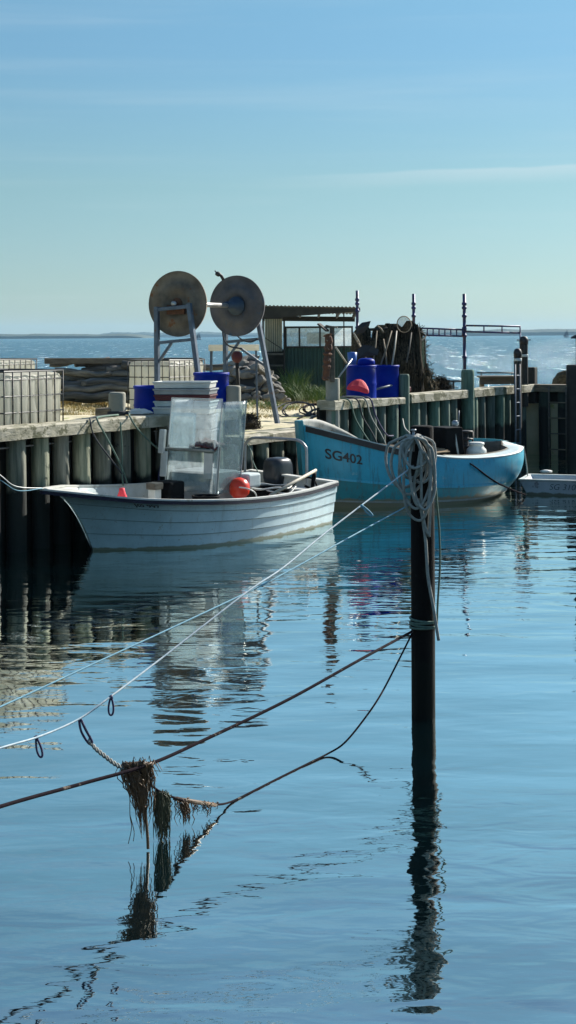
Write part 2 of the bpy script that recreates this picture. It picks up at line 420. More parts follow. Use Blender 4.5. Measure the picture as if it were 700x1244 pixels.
# ------------------------------------------------------------------ water
def m_water():
    m, nt, out = newmat('harbour_water')
    b = N(nt, 'ShaderNodeBsdfPrincipled')
    b.inputs['Base Color'].default_value = (.006, .042, .062, 1); b.inputs['Roughness'].default_value = .03; b.inputs['IOR'].default_value = 7
    b.inputs['Specular Tint'].default_value = (.86, .97, 1, 1)
    geo = N(nt, 'ShaderNodeNewGeometry'); pos = geo.outputs['Position']
    sep = N(nt, 'ShaderNodeSeparateXYZ'); L(nt, pos, sep.inputs[0])
    # landward distance from the quay line and distance past its corner
    dl = math_(nt, 'ADD', math_(nt, 'MULTIPLY', math_(nt, 'SUBTRACT', sep.outputs[0], S0.x), -NW.x), math_(nt, 'MULTIPLY', math_(nt, 'SUBTRACT', sep.outputs[1], S0.y), -NW.y))
    sl = math_(nt, 'ADD', math_(nt, 'MULTIPLY', math_(nt, 'SUBTRACT', sep.outputs[0], S0.x), WD.x), math_(nt, 'MULTIPLY', math_(nt, 'SUBTRACT', sep.outputs[1], S0.y), WD.y))
    sea = math_(nt, 'MAXIMUM', maprange(nt, dl, 2, 5), maprange(nt, sl, 18.5, 20))
    def mapped(sc, rot=0):
        mp = N(nt, 'ShaderNodeMapping'); mp.inputs['Scale'].default_value = sc; mp.inputs['Rotation'].default_value = (0, 0, rot)
        L(nt, pos, mp.inputs[0]); return mp.outputs[0]
    calm = noise_(nt, mapped((.55, 1.5, 1), R(-12)), 1.1, 2, .5, .4)
    mid = noise_(nt, mapped((1.1, 2.2, 1), R(10)), 2.1, 2, .5, .5)
    fine = noise_(nt, mapped((1.0, 2.6, 1), R(-6)), 10, 2, .5, .2)
    patch = maprange(nt, noise_(nt, mapped((.10, .22, 1), R(8)), 1.0, 2, .5), .36, .66, .35, 1.5)
    h = math_(nt, 'ADD', math_(nt, 'MULTIPLY', calm, W_CALM), math_(nt, 'MULTIPLY', math_(nt, 'MULTIPLY', mid, patch), W_MID))
    h = math_(nt, 'ADD', h, math_(nt, 'MULTIPLY', math_(nt, 'MULTIPLY', fine, W_FINE), patch))
    s1 = noise_(nt, mapped((.5, 1.0, 1), R(20)), .9, 5, .6, .4)
    s2 = noise_(nt, mapped((.7, 1.2, 1), R(-20)), 4.2, 4, .6, .2)
    hsea = math_(nt, 'ADD', math_(nt, 'MULTIPLY', s1, .5), math_(nt, 'MULTIPLY', s2, .12))
    inv = math_(nt, 'SUBTRACT', 1, sea)
    gh_ = noise_(nt, mapped((1.0, .09, 1), R(3)), .55, 5, .78, .2)
    hsea = math_(nt, 'ADD', hsea, math_(nt, 'MULTIPLY', gh_, .9))
    hh = math_(nt, 'ADD', math_(nt, 'MULTIPLY', h, inv), math_(nt, 'MULTIPLY', hsea, sea))
    bp = N(nt, 'ShaderNodeBump'); bp.inputs['Strength'].default_value = 1; bp.inputs['Distance'].default_value = 1
    L(nt, hh, bp.inputs['Height']); L(nt, bp.outputs[0], b.inputs['Normal'])
    L(nt, maprange(nt, sea, 0, 1, .02, .22), b.inputs['Roughness'])
    L(nt, mixc(nt, sea, W_COL, (.012, .09, .17)), b.inputs['Base Color'])
    b.inputs['Specular IOR Level'].default_value = 0
    g = N(nt, 'ShaderNodeBsdfGlossy'); g.inputs['Color'].default_value = (.95, 1, .95, 1); L(nt, bp.outputs[0], g.inputs['Normal'])
    gl = noise_(nt, mapped((1.0, .09, 1), R(3)), .55, 5, .78, .2)
    gl2 = noise_(nt, mapped((.25, .03, 1), R(-4)), .3, 3, .6)
    glm = math_(nt, 'ADD', maprange(nt, gl, .54, .66), math_(nt, 'MULTIPLY', maprange(nt, gl2, .3, .7, -.3, .3), 1), clamp=True)
    glr = maprange(nt, glm, .25, 1, .10, .50)
    mr = N(nt, 'ShaderNodeMix', data_type='FLOAT'); L(nt, sea, mr.inputs[0]); mr.inputs[2].default_value = .02; L(nt, glr, mr.inputs[3])
    L(nt, mr.outputs[0], g.inputs['Roughness'])
    lw = N(nt, 'ShaderNodeLayerWeight'); lw.inputs[0].default_value = .5; L(nt, bp.outputs[0], lw.inputs['Normal'])
    fh = maprange(nt, lw.outputs['Facing'], .45, .88, .60, .97)
    wisp = noise_(nt, mapped((.30, 1.3, 1), R(14)), 1.5, 5, .6, .5)
    fh = math_(nt, 'MULTIPLY', fh, maprange(nt, wisp, .30, .70, .84, 1.04))
    fs_ = maprange(nt, lw.outputs['Facing'], .3, 1.0, .12, .50)
    mxf = N(nt, 'ShaderNodeMix', data_type='FLOAT'); L(nt, sea, mxf.inputs[0]); L(nt, fh, mxf.inputs[2]); L(nt, fs_, mxf.inputs[3])
    ms = N(nt, 'ShaderNodeMixShader'); L(nt, mxf.outputs[0], ms.inputs[0]); L(nt, b.outputs[0], ms.inputs[1]); L(nt, g.outputs[0], ms.inputs[2])
    L(nt, ms.outputs[0], out.inputs[0]); return m
M['water'] = m_water()
mb = MB(); mb.add([(-9000, -300, 0), (9000, -300, 0), (9000, 9500, 0), (-9000, 9500, 0)], [(0, 1, 2, 3)])
mb.build('water', 'water', kind='structure', org=(0, 0, 0))

# far coast: a wooded ridge
def coast(name, x0, x1, Y, h0, h1, sd, depth=500, n=260):
    mb = MB(); vs = []
    for i in range(n + 1):
        t = i / n; X = lerp(x0, x1, t)
        hgt = lerp(h0, h1, t) * (1 + .35 * noise.noise(V(X * .0028, sd, 0)) + .22 * noise.noise(V(X * .012, sd, 3)) + .12 * noise.noise(V(X * .05, sd, 6)))
        edge = min(1, 14 * t, 14 * (1 - t)); hgt *= edge ** .5 if edge > 0 else 0
        for (dy, k) in ((0, 0), (0, .55), (30, .95), (80, 1), (depth, .9), (depth + 5, 0)):
            vs.append(V(X, Y + dy, max(-.5, hgt * k) if k else -.5))
    fs = []
    for i in range(n):
        for k in range(5):
            a = i * 6 + k; fs.append((a, a + 6, a + 7, a + 1))
    mb.add(vs, fs, False).build(name, 'coast', kind='structure', org=(0, Y, 0))
coast('wooded_coast', -1150, -420, 4300, 15, 12, 1.3)
coast('wooded_coast', 180, 1300, 4800, 17, 23, 7.1)
coast('distant_hills', -1000, 900, 7200, 24, 26, 4.4, 600)

# ------------------------------------------------------------------ quay ground
mb = MB()
poly = [S(-14, .28), S(18.35, .28), S(18.35 + .01, -9), S(20.2, -9), S(20.6, 3.5), V(7.4, 43, 0), V(-2, 45, 0), V(-16, 42, 0), V(-24, 30, 0)]
top = [V(p.x, p.y, GZ) for p in poly]; bot = [V(p.x, p.y, -1.2) for p in poly]; n = len(poly)
# subdivided top via a fan of small bumps is not needed where the wall hides it; the ground is one slab
mb.add(top + bot, [tuple(range(n))[::-1] and tuple(range(n))] + [(i, n + i, n + (i + 1) % n, (i + 1) % n) for i in range(n)])
mb.build('quay_ground', 'ground', kind='structure', org=(0, 30, 0))
# low heaps and hollows on the slab
mb = MB()
def gh(x, y): return GZ + .004 + .10 * max(0, noise.noise(V(x * .5, y * .5, 2)) + .1) * 1.0 + .02 * noise.noise(V(x * 3, y * 3, 5))
nu, nv = 70, 60
def PG_(i, j):
    s = -3 + 21 * i / (nu - 1); d = .36 + 11 * j / (nv - 1)
    p = S(s, d); edge = min(1, j / 2, i / 2, (nu - 1 - i) / 2, (nv - 1 - j) / 2)
    return V(p.x, p.y, GZ - .01 + (gh(p.x, p.y) - GZ + .01) * edge)
mb.grid(PG_, nu, nv).build('sandy_ground', 'ground', kind='structure', org=(0, 30, 0))

# ------------------------------------------------------------------ quay wall
SA, SB, SC_ = sx(291, 0, 510), sx(404, 0, 500), 18.1      # start and end of the low stretch, inner corner
SD, SE = sx(494, 0, 480), sx(571, 0, 470)                 # tall posts set in the wall line
SPOST = [SD, SE]
qw = thing('quay_wall', S(0), 'long timber pile quay wall running from the left edge behind both boats', 'quay wall')
s = -5.2; k = 0
while s < SC_ - .1:
    st = .47 + rnd.uniform(-.03, .03)
    low = SA - .1 < s < SB + .05
    if not any(abs(s - q) < .22 for q in SPOST):
        mb = MB(); r = rnd.uniform(.112, .132)
        pile_mesh(mb, S(s, .13 + rnd.uniform(-.02, .02)), r, -1.6, 1.07 if low else 1.485)
        mb.build('pile', 'pile' if s < SB else 'pilegreen', qw)
    s += st
def cap(mb, s0, s1, d0, d1, z0, z1, z1b=None):
    """a slightly worn cap timber, split in segments so that its edges waver"""
    n = max(3, int((s1 - s0) / .35)); z1b = z1 if z1b is None else z1b
    def P(i, j):
        s = lerp(s0, s1, i / n); zt = lerp(z1, z1b, i / n); e = .006
        ring = [(d0, z0), (d0, zt - .02), (d0 + .02, zt), (d1 - .02, zt), (d1, zt - .02), (d1, z0)]
        d, z = ring[j % 6]
        return S(s, d + e * noise.noise(V(s * 3, j, 1)) * 2, z + e * noise.noise(V(s * 2.3, j * 3, 4)) * 2)
    mb.grid(lambda j, i: P(i, j), 6, n + 1, False, True)
    mb.add([P(0, j) for j in range(6)], [tuple(range(6))]); mb.add([P(n, j) for j in range(6)], [tuple(range(6))[::-1]])
for a, b, zt, ztb in ((-5.6, -1.2, CZ, CZ), (-1.19, 3.1, CZ, CZ), (3.11, SA, CZ, CZ - .01), (SB + .02, SD - .14, CZ, CZ - .05), (SD + .14, SE - .16, CZ, CZ), (SE + .16, SC_ + .05, CZ, CZ)):
    mb = MB(); cap(mb, a, b, -.045, .33, CZ - .172, zt, ztb); mb.build('cap_timber', 'cap', qw)
mb = MB(); cap(mb, SA + .02, SB + .02, -.05, .38, 1.05, 1.185, 1.225); mb.build('low_cap_timber', 'cap', qw)
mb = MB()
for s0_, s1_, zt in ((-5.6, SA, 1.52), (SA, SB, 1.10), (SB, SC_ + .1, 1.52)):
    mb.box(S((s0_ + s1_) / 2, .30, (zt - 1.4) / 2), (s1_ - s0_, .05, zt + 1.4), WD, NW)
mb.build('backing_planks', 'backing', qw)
mb = MB()                                       # tie rod seen between the left piles
mb.tube([S(-5, .16, 1.37), S(1.6, .16, 1.37)], .010, 6); mb.build('tie_rod', 'steel', qw)
# cross wall, square to the first, in its own shade
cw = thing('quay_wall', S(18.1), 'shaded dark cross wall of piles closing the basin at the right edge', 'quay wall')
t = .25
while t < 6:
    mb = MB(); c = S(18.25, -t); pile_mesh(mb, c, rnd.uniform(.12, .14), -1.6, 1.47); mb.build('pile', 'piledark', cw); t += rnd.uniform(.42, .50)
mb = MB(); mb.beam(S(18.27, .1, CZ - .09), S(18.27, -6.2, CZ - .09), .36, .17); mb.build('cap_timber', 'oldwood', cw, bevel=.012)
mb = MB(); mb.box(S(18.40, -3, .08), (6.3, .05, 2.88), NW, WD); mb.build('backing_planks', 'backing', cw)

# ------------------------------------------------------------------ posts of the quay
def block_post(name, s, d, half, z0, z1, m_, label, cat='mooring post', rnd_top=.03, group=None):
    mb = MB(); r = half
    ring = []; n = 20
    zs = [z0, (z0 + z1) / 2, z1 - rnd_top, z1 - rnd_top * .4, z1]
    ks = [1.02, 1, 1, .96, .82]
    c = S(s, d); vs = []
    for z, kk in zip(zs, ks):
        for j in range(n):
            a = 2 * math.pi * j / n
            q = (abs(math.cos(a)) ** 4 + abs(math.sin(a)) ** 4) ** -.25
            rr = r * kk * lerp(1, q, .35) * (1 + .03 * noise.noise(V(math.cos(a) * 2 + s, math.sin(a) * 2, z * 2)))
            vs.append(V(c.x + math.cos(a) * rr, c.y + math.sin(a) * rr, z))
    fs = [(i * n + j, i * n + (j + 1) % n, (i + 1) * n + (j + 1) % n, (i + 1) * n + j) for i in range(len(zs) - 1) for j in range(n)]
    mb.add(vs, fs, True); mb.add(vs[-n:], [tuple(range(n))])
    return mb.build(name, m_, label=label, cat=cat, group=group)
G_POST = 'mooring posts standing along the quay wall'
def zat(x, y, s, d): return at(x, y, S(s, d).y).z
sp1 = sx(142.5, .45, 485); block_post('mooring_post', sp1, .45, .125, GZ - .02, zat(142, 476.5, sp1, .45), 'concrete', 'short pale post with dark rope round its foot, nearest the left edge', group=G_POST)
sp2 = sx(283.5, .40, 480); block_post('mooring_post', sp2, .40, .125, GZ - .02, zat(283, 468.5, sp2, .40), 'concrete', 'short greenish post behind the clear wheelhouse sheets of the white boat', group=G_POST)
sp3 = sx(404.5, .1, 490); block_post('mooring_post', sp3, .10, .125, -1.2, zat(404, 459.5, sp3, .1), 'concrete', 'broad pale squared post at the bow of the blue boat, below the orange-marked stake', rnd_top=.012, group=G_POST)
block_post('mooring_post', SD, .05, .104, -1.4, zat(494, 454.5, SD, .05), 'pilegreen', 'round-topped dark green post beside the blue barrels and red cloth', rnd_top=.06, group=G_POST)
block_post('mooring_post', SE, .05, .138, -1.4, zat(571, 449, SE, .05), 'pilegreen', 'round-topped post at the foot of the middle scaffold pole', rnd_top=.07, group=G_POST)

# ------------------------------------------------------------------ air
def m_haze():
    m, nt, out = newmat('sea_air'); v = N(nt, 'ShaderNodeVolumePrincipled')
    v.inputs['Color'].default_value = (.45, .75, 1, 1); v.inputs['Density'].default_value = HAZE; v.inputs['Anisotropy'].default_value = .1
    L(nt, v.outputs[0], out.inputs['Volume']); return m
if HAZE:
    mb = MB(); mb.box((0, 4500, 40), (19000, 11000, 86)); hz_ = mb.build('haze', m_haze(), kind='stuff', org=(0, 0, 0))
# ------------------------------------------------------------------ boats
class Hull:
    """lines: half-breadths and sheer against length; side +1 = the flank turned to the open basin"""
    def __init__(s, tip, ax, q, Lg, s0w, Lw, bg, bw, zg, stem=.45, bulge=.0, far=0, full=1):
        s.far = far; s.full = full
        s.tip = Vector(tip); s.ax = ax.normalized(); s.q = q.normalized(); s.Lg = Lg; s.s0w = s0w; s.Lw = Lw
        s.bg, s.bw, s.zg, s.stem, s.bulge = bg, bw, zg, stem, bulge
    def ends(s, t):
        tt = min(t, 1)
        return s.s0w * tt ** s.stem, s.Lg + (s.Lw - s.Lg) * tt ** s.full
    def P(s, u, t, side=1, off=0.0, inset=0.0):
        a, b = s.ends(t); x = a + (b - a) * u
        tt = min(t, 1)
        g = sm_curve(s.bg, u); w_ = sm_curve(s.bw, u)
        br = lerp(g, w_, tt ** (1 + (s.full - 1) * .6)) + s.bulge * math.sin(math.pi * tt) * min(1, 4 * g)
        z = (sm_curve(s.zg, u) + (s.far * min(1, 6 * u) if side < 0 else 0)) * (1 - tt)
        if t > 1: z = -(t - 1) * .32; br *= max(0, 1 - (t - 1) ** 2 * .75)
        if side < 0 and s.far > .07: br *= lerp(.66, .86, max(0, (u - .7) / .3))
        br = max(0, br - inset)
        p = s.tip + s.ax * x + s.q * side * (br + off * min(1, br * 5))
        return V(p.x, p.y, z)
    def side_mesh(s, mb, t0, t1, nt_, nu=44, lap=0.0, side=1, inset=0, u0=0, u1=1, off=0):
        def Pf(i, j):
            u = lerp(u0, u1, i / nu); t = lerp(t0, t1, j / nt_)
            o = off + lap * (j / nt_)
            return s.P(u, t, side, o, inset)
        mb.grid(Pf, nu + 1, nt_ + 1, True)
    def rail(s, mb, t, wd, ht, dz=0, inset=0, off=0, u0=0, u1=1, side=1, nu=50):
        """a strip following the hull at level t"""
        def Pf(j, i):
            u = lerp(u0, u1, i / nu); p = s.P(u, t, side, off, inset); pi = s.P(u, t, side, off, inset + wd)
            j %= 4
            return [p + UP * dz, p + UP * (dz + ht), pi + UP * (dz + ht), pi + UP * dz][j]
        mb.grid(lambda j, i: Pf(j, i), 4, nu + 1, False, True)
        for i in (0, nu): mb.add([Pf(j, i) for j in range(4)], [(0, 1, 2, 3)])
def lettering(hull, text, u0, t0, size_u, size_t, parent, slant=0.0, name='registration_number', m_='ink', bold=.0, side=1, strokes=None):
    cu = bpy.data.curves.new('lettering', 'FONT'); cu.body = text; cu.size = 1; cu.resolution_u = 4; cu.offset = bold
    ob = bpy.data.objects.new('lettering', cu); COL.objects.link(ob)
    dg = bpy.context.evaluated_depsgraph_get(); dg.update()
    me = bpy.data.meshes.new_from_object(ob.evaluated_get(dg)); bpy.data.objects.remove(ob)
    xs = [v.co.x for v in me.vertices]; ys = [v.co.y for v in me.vertices]
    x0, x1, y0, y1 = min(xs), max(xs), min(ys), max(ys)
    mb = MB()
    vs = []
    for v in me.vertices:
        a = (v.co.x - x0) / (x1 - x0); b = (v.co.y - y0) / (y1 - y0)
        vs.append(hull(u0 + size_u * (a + slant * b), t0 - size_t * b))
    mb.add(vs, [tuple(p.vertices) for p in me.polygons])
    bpy.data.meshes.remove(me)
    return mb.build(name, m_, parent)

# ---- white clinker skiff
foot = gr(112, 668, 0); A1 = V(.623, .782, 0); Q1 = V(.782, -.623, 0)
tip1 = foot - A1 * .89
LG = 5.1
h1 = Hull(tip1, A1, Q1, LG, .89, LG - .05,
          bg=[(0, .03), (.06, .36), (.12, .60), (.2, .86), (.3, 1.06), (.42, 1.19), (.6, 1.2), (.82, 1.08), (1, .90)],
          bw=[(0, .02), (.08, .42), (.2, .88), (.35, 1.07), (.55, 1.12), (.8, 1.0), (1, .82)],
          zg=[(0, .86), (.1, .775), (.2, .70), (.4, .615), (.6, .565), (.8, .56), (1, .60)], far=.09)
b1 = thing('rowing_skiff', V(foot.x, foot.y, 0) + A1 * 2, 'white clinker motor boat with clear wheelhouse sheets and navy rubbing strip', 'boat', 'small boats moored along the quay')
mb = MB()
for sd in (1, -1):
    lv = [0, .24, .48, .73, 1.0]
    for a, b in zip(lv, lv[1:]):
        h1.side_mesh(mb, a, b, 3, lap=.017, side=sd)
    h1.side_mesh(mb, 1.0, 2.0, 4, side=sd)
for t0_, t1_ in ((0, 1), (1, 2)):               # transom
    def Pt(i, j):
        t = lerp(t0_, t1_, j / 4); k = i / 8 * 2 - 1
        p = h1.P(1, t, 1); c = h1.P(1, t, -1); return c.lerp(p, (k + 1) / 2)
    mb.grid(Pt, 9, 5, False)
mb.build('hull', 'white_hull', b1)
mb = MB()
for sd in (1, -1):                               # dark gaps under each strake edge
    for t in (.24, .48, .73):
        h1.rail(mb, t, .006, .005, dz=-.006, off=.012, side=sd)
mb.build('strake_seam', 'hullseam', b1)
mb = MB()
for sd in (1, -1): h1.side_mesh(mb, .0, .82, 6, side=sd, inset=.045, u0=.015)
def Pfl(i, j):
    u = lerp(.03, 1, i / 30); a = h1.P(u, .8, 1, inset=.045); b = h1.P(u, .8, -1, inset=.045)
    p = a.lerp(b, j / 6); p.z = max(.12, min(p.z, .16)); return p
mb.grid(Pfl, 31, 7, True)
mb.add([h1.P(.99, 0, 1, inset=.04), h1.P(.99, 0, -1, inset=.04), h1.P(.99, .8, -1, inset=.04), h1.P(.99, .8, 1, inset=.04)], [(0, 1, 2, 3)])
mb.build('inner_lining', 'white_in', b1)
mb = MB()
for sd in (1, -1): h1.rail(mb, 0, .085, .022, dz=.0, off=.022, side=sd)
a, b = h1.P(1, 0, 1), h1.P(1, 0, -1); mb.beam(a + UP * .012 - A1 * .05, b + UP * .012 - A1 * .05, .12, .024)
mb.build('gunwale', 'white_in', b1)
mb = MB()
for sd in (1, -1): h1.rail(mb, .0, .03, .046, dz=-.048, off=.030, side=sd)
mb.build('rubbing_strip', 'navy', b1)
def deck(hull, u0, u1, dz, name, m_, par, n=14, inset=.04, camber=.03):
    mb = MB()
    def Pd(i, j):
        u = lerp(u0, u1, i / n); a = hull.P(u, 0, 1, inset=inset); b = hull.P(u, 0, -1, inset=inset)
        k = j / 6; p = a.lerp(b, k); p.z += dz + camber * math.sin(math.pi * k); return p
    mb.grid(Pd, n + 1, 7, True)
    return mb.build(name, m_, par, solid=.02)
deck(h1, .01, .115, -.01, 'foredeck', 'white_in', b1)
def cross(hull, u, z, w_, th, name, m_, par, frac=.97):
    a = hull.P(u, .2, 1, inset=.05); b = hull.P(u, .2, -1, inset=.05); a.z = b.z = z
    c = (a + b) / 2; a = c.lerp(a, frac); b = c.lerp(b, frac)
    mb = MB(); mb.beam(a, b, w_, th); return mb.build(name, m_, par, bevel=.008)
cross(h1, .40, .36, .26, .03, 'thwart', 'white_in', b1)
cross(h1, .93, .50, .34, .03, 'stern_bench', 'white_in', b1)
def C1(s, o=0, z=0): p = tip1 + A1 * s + Q1 * o; return V(p.x, p.y, z)
# samson post
sp = MB(); c = at(188, 590, C1(1.95, 0).y - .1); c0 = V(c.x, c.y, .14)
sp.box(V(c.x, c.y, .42), (.13, .13, .60), A1, Q1); sp.build('samson_post', 'white_in', b1, bevel=.01)
sp = MB(); sp.box(V(c.x, c.y, .765), (.17, .17, .09), A1, Q1); sp.build('samson_post_cap', 'oldwood', b1, bevel=.01)
# steering console and its clear screens
CS = .17
fa, fb = C1(2.62 + CS, -.47), C1(2.62 + CS, .50)
sh = A1 * .16
mb = MB(); mb.box(C1(3.12, 0, .50), (.55, .80, .78), A1, Q1); con = mb.build('console', 'greyplastic', b1, bevel=.02)
mb = MB(); mb.box(C1(2.83, .33, .98), (.015, .16, .36), A1, Q1, UP + A1 * .05); mb.build('white_panel', 'whiteplastic', b1, bevel=.005)
mb = MB(); mb.box(C1(2.835, -.02, .74), (.012, .70, .22), A1, Q1); mb.build('console_panel', 'white_in', con)
mb = MB(); mb.box(C1(2.94, -.02, 1.20) , (.30, .93, .03), A1, Q1, (UP - A1 * .1)); mb.build('screen_shelf', 'grey_in', b1, bevel=.006)
def pane(a, b, z0, z1, tilt, name, m_, th=.008):
    mb = MB(); v = [V(a.x, a.y, z0), V(b.x, b.y, z0), V(b.x, b.y, z1) + tilt, V(a.x, a.y, z1) + tilt]
    def Pp(i, j):
        p = v[0].lerp(v[1], i / 8).lerp(v[3].lerp(v[2], i / 8), j / 8)
        return p + A1 * .008 * noise.noise(p * 1.5)
    mb.grid(Pp, 9, 9, True); return mb.build(name, m_, b1, solid=th)
ZT = 1.90
pane(fa, fb, .60, ZT + .02, sh, 'windscreen', 'plexi')
pane(fb + A1 * .01, fb + A1 * .5 + Q1 * .02, .60, ZT - .02, sh, 'side_screen', 'plexi_old')
pane(fa + A1 * .01, fa + A1 * .5 - Q1 * .02, .60, ZT + .0, sh, 'side_screen', 'plexi_old')
pane(C1(2.78, -.36), C1(2.78, .12), 1.22, 1.72, sh * .3, 'inner_screen', 'plexi', .006)
mb = MB()
for o in (-.47, .50):
    mb.beam(C1(2.80, o, .55), C1(2.80, o, 1.25) + sh * .5, .035, .035)
mb.beam(C1(2.80, -.47, 1.19) + sh * .45, C1(2.80, .50, 1.19) + sh * .45, .03, .05)
mb.build('screen_frame', 'grey_in', b1)
mb = MB()
for o in (-.47, .50): mb.beam(C1(2.785, o, .62), C1(2.785, o, ZT + .02) + sh, .012, .016)
mb.beam(C1(2.785, -.47, ZT + .02) + sh, C1(2.785, .50, ZT + .02) + sh, .012, .012)
mb.beam(C1(3.29, .52, .62), C1(3.29, .52, ZT - .02) + sh, .014, .014); mb.build('screen_edge', 'whiteplastic', b1)
mb = MB(); mb.box(C1(2.77, -.50, 1.30), (.05, .10, .34), A1, Q1, UP + A1 * .12)
mb.box(C1(2.75, -.45, .98), (.03, .12, .36), A1, Q1, UP + A1 * .1); mb.build('screen_brace', 'white_in', b1, bevel=.008)
# stern arch
mb = MB(); pa = [C1(4.8, a, b) for a, b in ((-.66, .40), (-.66, 1.03), (-.63, 1.15), (-.52, 1.225), (-.3, 1.24), (.2, 1.24), (.40, 1.225), (.52, 1.15), (.55, 1.03), (.55, .40))]
mb.tube(spline(pa, 5), .022, 10); mb.build('stern_arch', 'steel', b1)
# outboard motor on the transom
om = MB(); mc = C1(5.12, -.26)
prof = []
nu, rows = 20, [(.46, .10, .15), (.51, .15, .215), (.62, .165, .24), (.80, .16, .235), (.88, .145, .21), (.915, .11, .16), (.925, .04, .06)]
def Pm(i, j):
    z, a_, b_ = rows[j]; k = 2 * math.pi * i / nu; cx, cy = math.cos(k), math.sin(k)
    q = (abs(cx) ** 3.4 + abs(cy) ** 3.4) ** (-1 / 3.4)
    p = mc + Q1 * cx * q * a_ * 1.12 + A1 * (cy * q * b_ + (z - .7) * -.08); return V(p.x, p.y, z)
om.grid(Pm, nu, len(rows), True, True); om.add([Pm(i, len(rows) - 1) for i in range(nu)], [tuple(range(nu))])
ob_ = om.build('outboard_motor', 'cowl', b1)
mm = MB(); mm.box(mc + V(0, 0, .40) + A1 * .1, (.2, .16, .30), A1, Q1); mm.box(mc + A1 * .26 + V(0, 0, .05), (.14, .07, .8), A1, Q1); mm.box(mc + A1 * .28 + V(0, 0, -.20), (.5, .26, .015), A1, Q1)
mm.build('motor_leg', 'black', ob_, bevel=.015)
mm = MB(); mm.box(mc + A1 * -.1 + V(0, 0, .60), (.06, .22, .10), A1, Q1); mm.build('motor_bracket', 'steel', ob_, bevel=.01)
# dark throttle stand and bent pipe at the stern corner
mb = MB(); c = at(380, 580, 21.95)
mb.tube([c + V(.0, 0, -.45), c + V(0, 0, -.1), c + V(.02, 0, .02), c + V(.03, .05, .09)], [.03, .03, .035, .03], 8)
mb.tube(spline([c + V(-.42, .3, -.3), c + V(-.2, .2, -.05), c + V(.0, .1, -.03), c + V(.1, 0, -.22), c + V(.16, 0, -.33)], 6), .016, 6)
mb.tube(spline([c + V(-.12, .0, -.12), c + V(.02, .0, -.20), c + V(.12, .0, -.30), c + V(.18, .1, -.30)], 6), .02, 6)
mb.build('stern_fitting', 'black', b1)
mb = MB(); c = at(302, 583, 21.2); mb.box(c, (.28, .24, .20), A1, Q1); mb.build('stern_locker', 'pale_deck', b1, bevel=.03)
mb = MB(); c2 = at(321, 588, 21.6)
lettering(lambda u, t: h1.P(u, t, 1, .032), 'JØ 997', .128, .215, .060, .075, b1, bold=.02)

# things lying in the skiff
def crate_box(name, c, sz, ax, m_, label, cat, group=None, wall=.02, taper=.93, parent=None, rim=True, lab2=None):
    az = UP; ax = ax.normalized(); ay = az.cross(ax)
    mb = MB()
    def ring(z, k, ins):
        return [c + ax * (sx_ * (sz[0] / 2 * k - ins)) + ay * (sy_ * (sz[1] / 2 * k - ins)) + az * z for sx_, sy_ in ((-1, -1), (1, -1), (1, 1), (-1, 1))]
    R_ = [ring(0, taper, 0), ring(sz[2] - .025, 1, 0), ring(sz[2] - .025, 1, -.014), ring(sz[2], 1, -.014), ring(sz[2], 1, wall), ring(wall, taper, wall)]
    vs = [p for r in R_ for p in r]; fs = [(3, 2, 1, 0), (20, 21, 22, 23)]
    for i in range(5):
        for k in range(4): fs.append((i * 4 + k, i * 4 + (k + 1) % 4, (i + 1) * 4 + (k + 1) % 4, (i + 1) * 4 + k))
    mb.add(vs, fs)
    o = mb.build(name, m_, parent, bevel=.006, label=label, cat=cat, group=group)
    return o
seat = at(210, 604, C1(2.25, 0).y)
mb = MB(); mb.box(C1(2.22, .12, .50), (.30, .38, .62), A1, Q1); mb.build('tool_box', 'black', label='upright dark box standing in the white boat in front of the clear sheets', cat='box', bevel=.03)
cloth = MB()
def drape(cx, nx, ny, su, sv, amp, seed, fall=0):
    """small rumpled cloth lying about cx"""
    def Pq(i, j):
        a, b = i / (nx - 1) - .5, j / (ny - 1) - .5
        p = cx + A1 * a * sv + Q1 * b * su
        r = math.hypot(a, b) * 2
        p.z += amp * (noise.noise(V(a * 4 + seed, b * 4, 0)) + .6 * noise.noise(V(a * 9 + seed, b * 9, 3))) - fall * max(0, r - .6) + amp
        return p
    return Pq
cloth.grid(drape(C1(2.96, .22, 1.24), 16, 20, .52, .26, .07, 3, .12), 16, 20); cloth.build('cloth', 'darkred', solid=.01, label='dark red rumpled cloth lying on the shelf behind the clear sheets', cat='cloth')
bc = at(291, 594, C1(3.15, .55).y)
mb = MB(); mb.lathe(bc - UP * .12, [(.02, -.02), (.09, 0), (.135, .05), (.15, .12), (.14, .19), (.10, .25), (.03, .28)], 18)
bu = mb.build('buoy', 'redbuoy', label='bright red round buoy lying on the gunwale of the white boat', cat='buoy')
mb = MB(); mb.tube(spline([bc + V(.0, -.16, .04), bc + V(.12, -.17, .02), bc + V(.22, -.12, -.04), bc + V(.24, -.05, -.14), bc + V(.18, 0, -.18)], 5), .010, 6); mb.build('buoy_line', 'whiteplastic', bu)
tc_ = C1(3.95, .50, .20)
mb = MB(); mb.lathe(tc_, [(.27, 0), (.31, .36), (.325, .38), (.325, .40), (.29, .40), (.285, .37), (.24, .04), (.01, .03)], 26, cap=False); tub = mb.build('tub', 'black', label='round black tub with a pale rope over its rim in the white boat', cat='tub')
mb = MB(); rr = [tc_ + V(math.cos(a) * (.335 + .02 * math.sin(3 * a)), math.sin(a) * (.335 + .02 * math.cos(2 * a)), .41 + .015 * math.sin(4 * a)) for a in [i * 2 * math.pi / 30 for i in range(30)]]
mb.tube(rr, .013, 6, closed=True)
mb.tube(spline([tc_ + V(-.34, -.05, .41), tc_ + V(-.1, -.28, .40), tc_ + V(.12, -.33, .36), tc_ + V(.3, -.3, .34), tc_ + V(.40, -.12, .42)], 6), .012, 6)
mb.build('line', 'whiteplastic', label='pale line looped round the rim of the black tub', cat='rope')
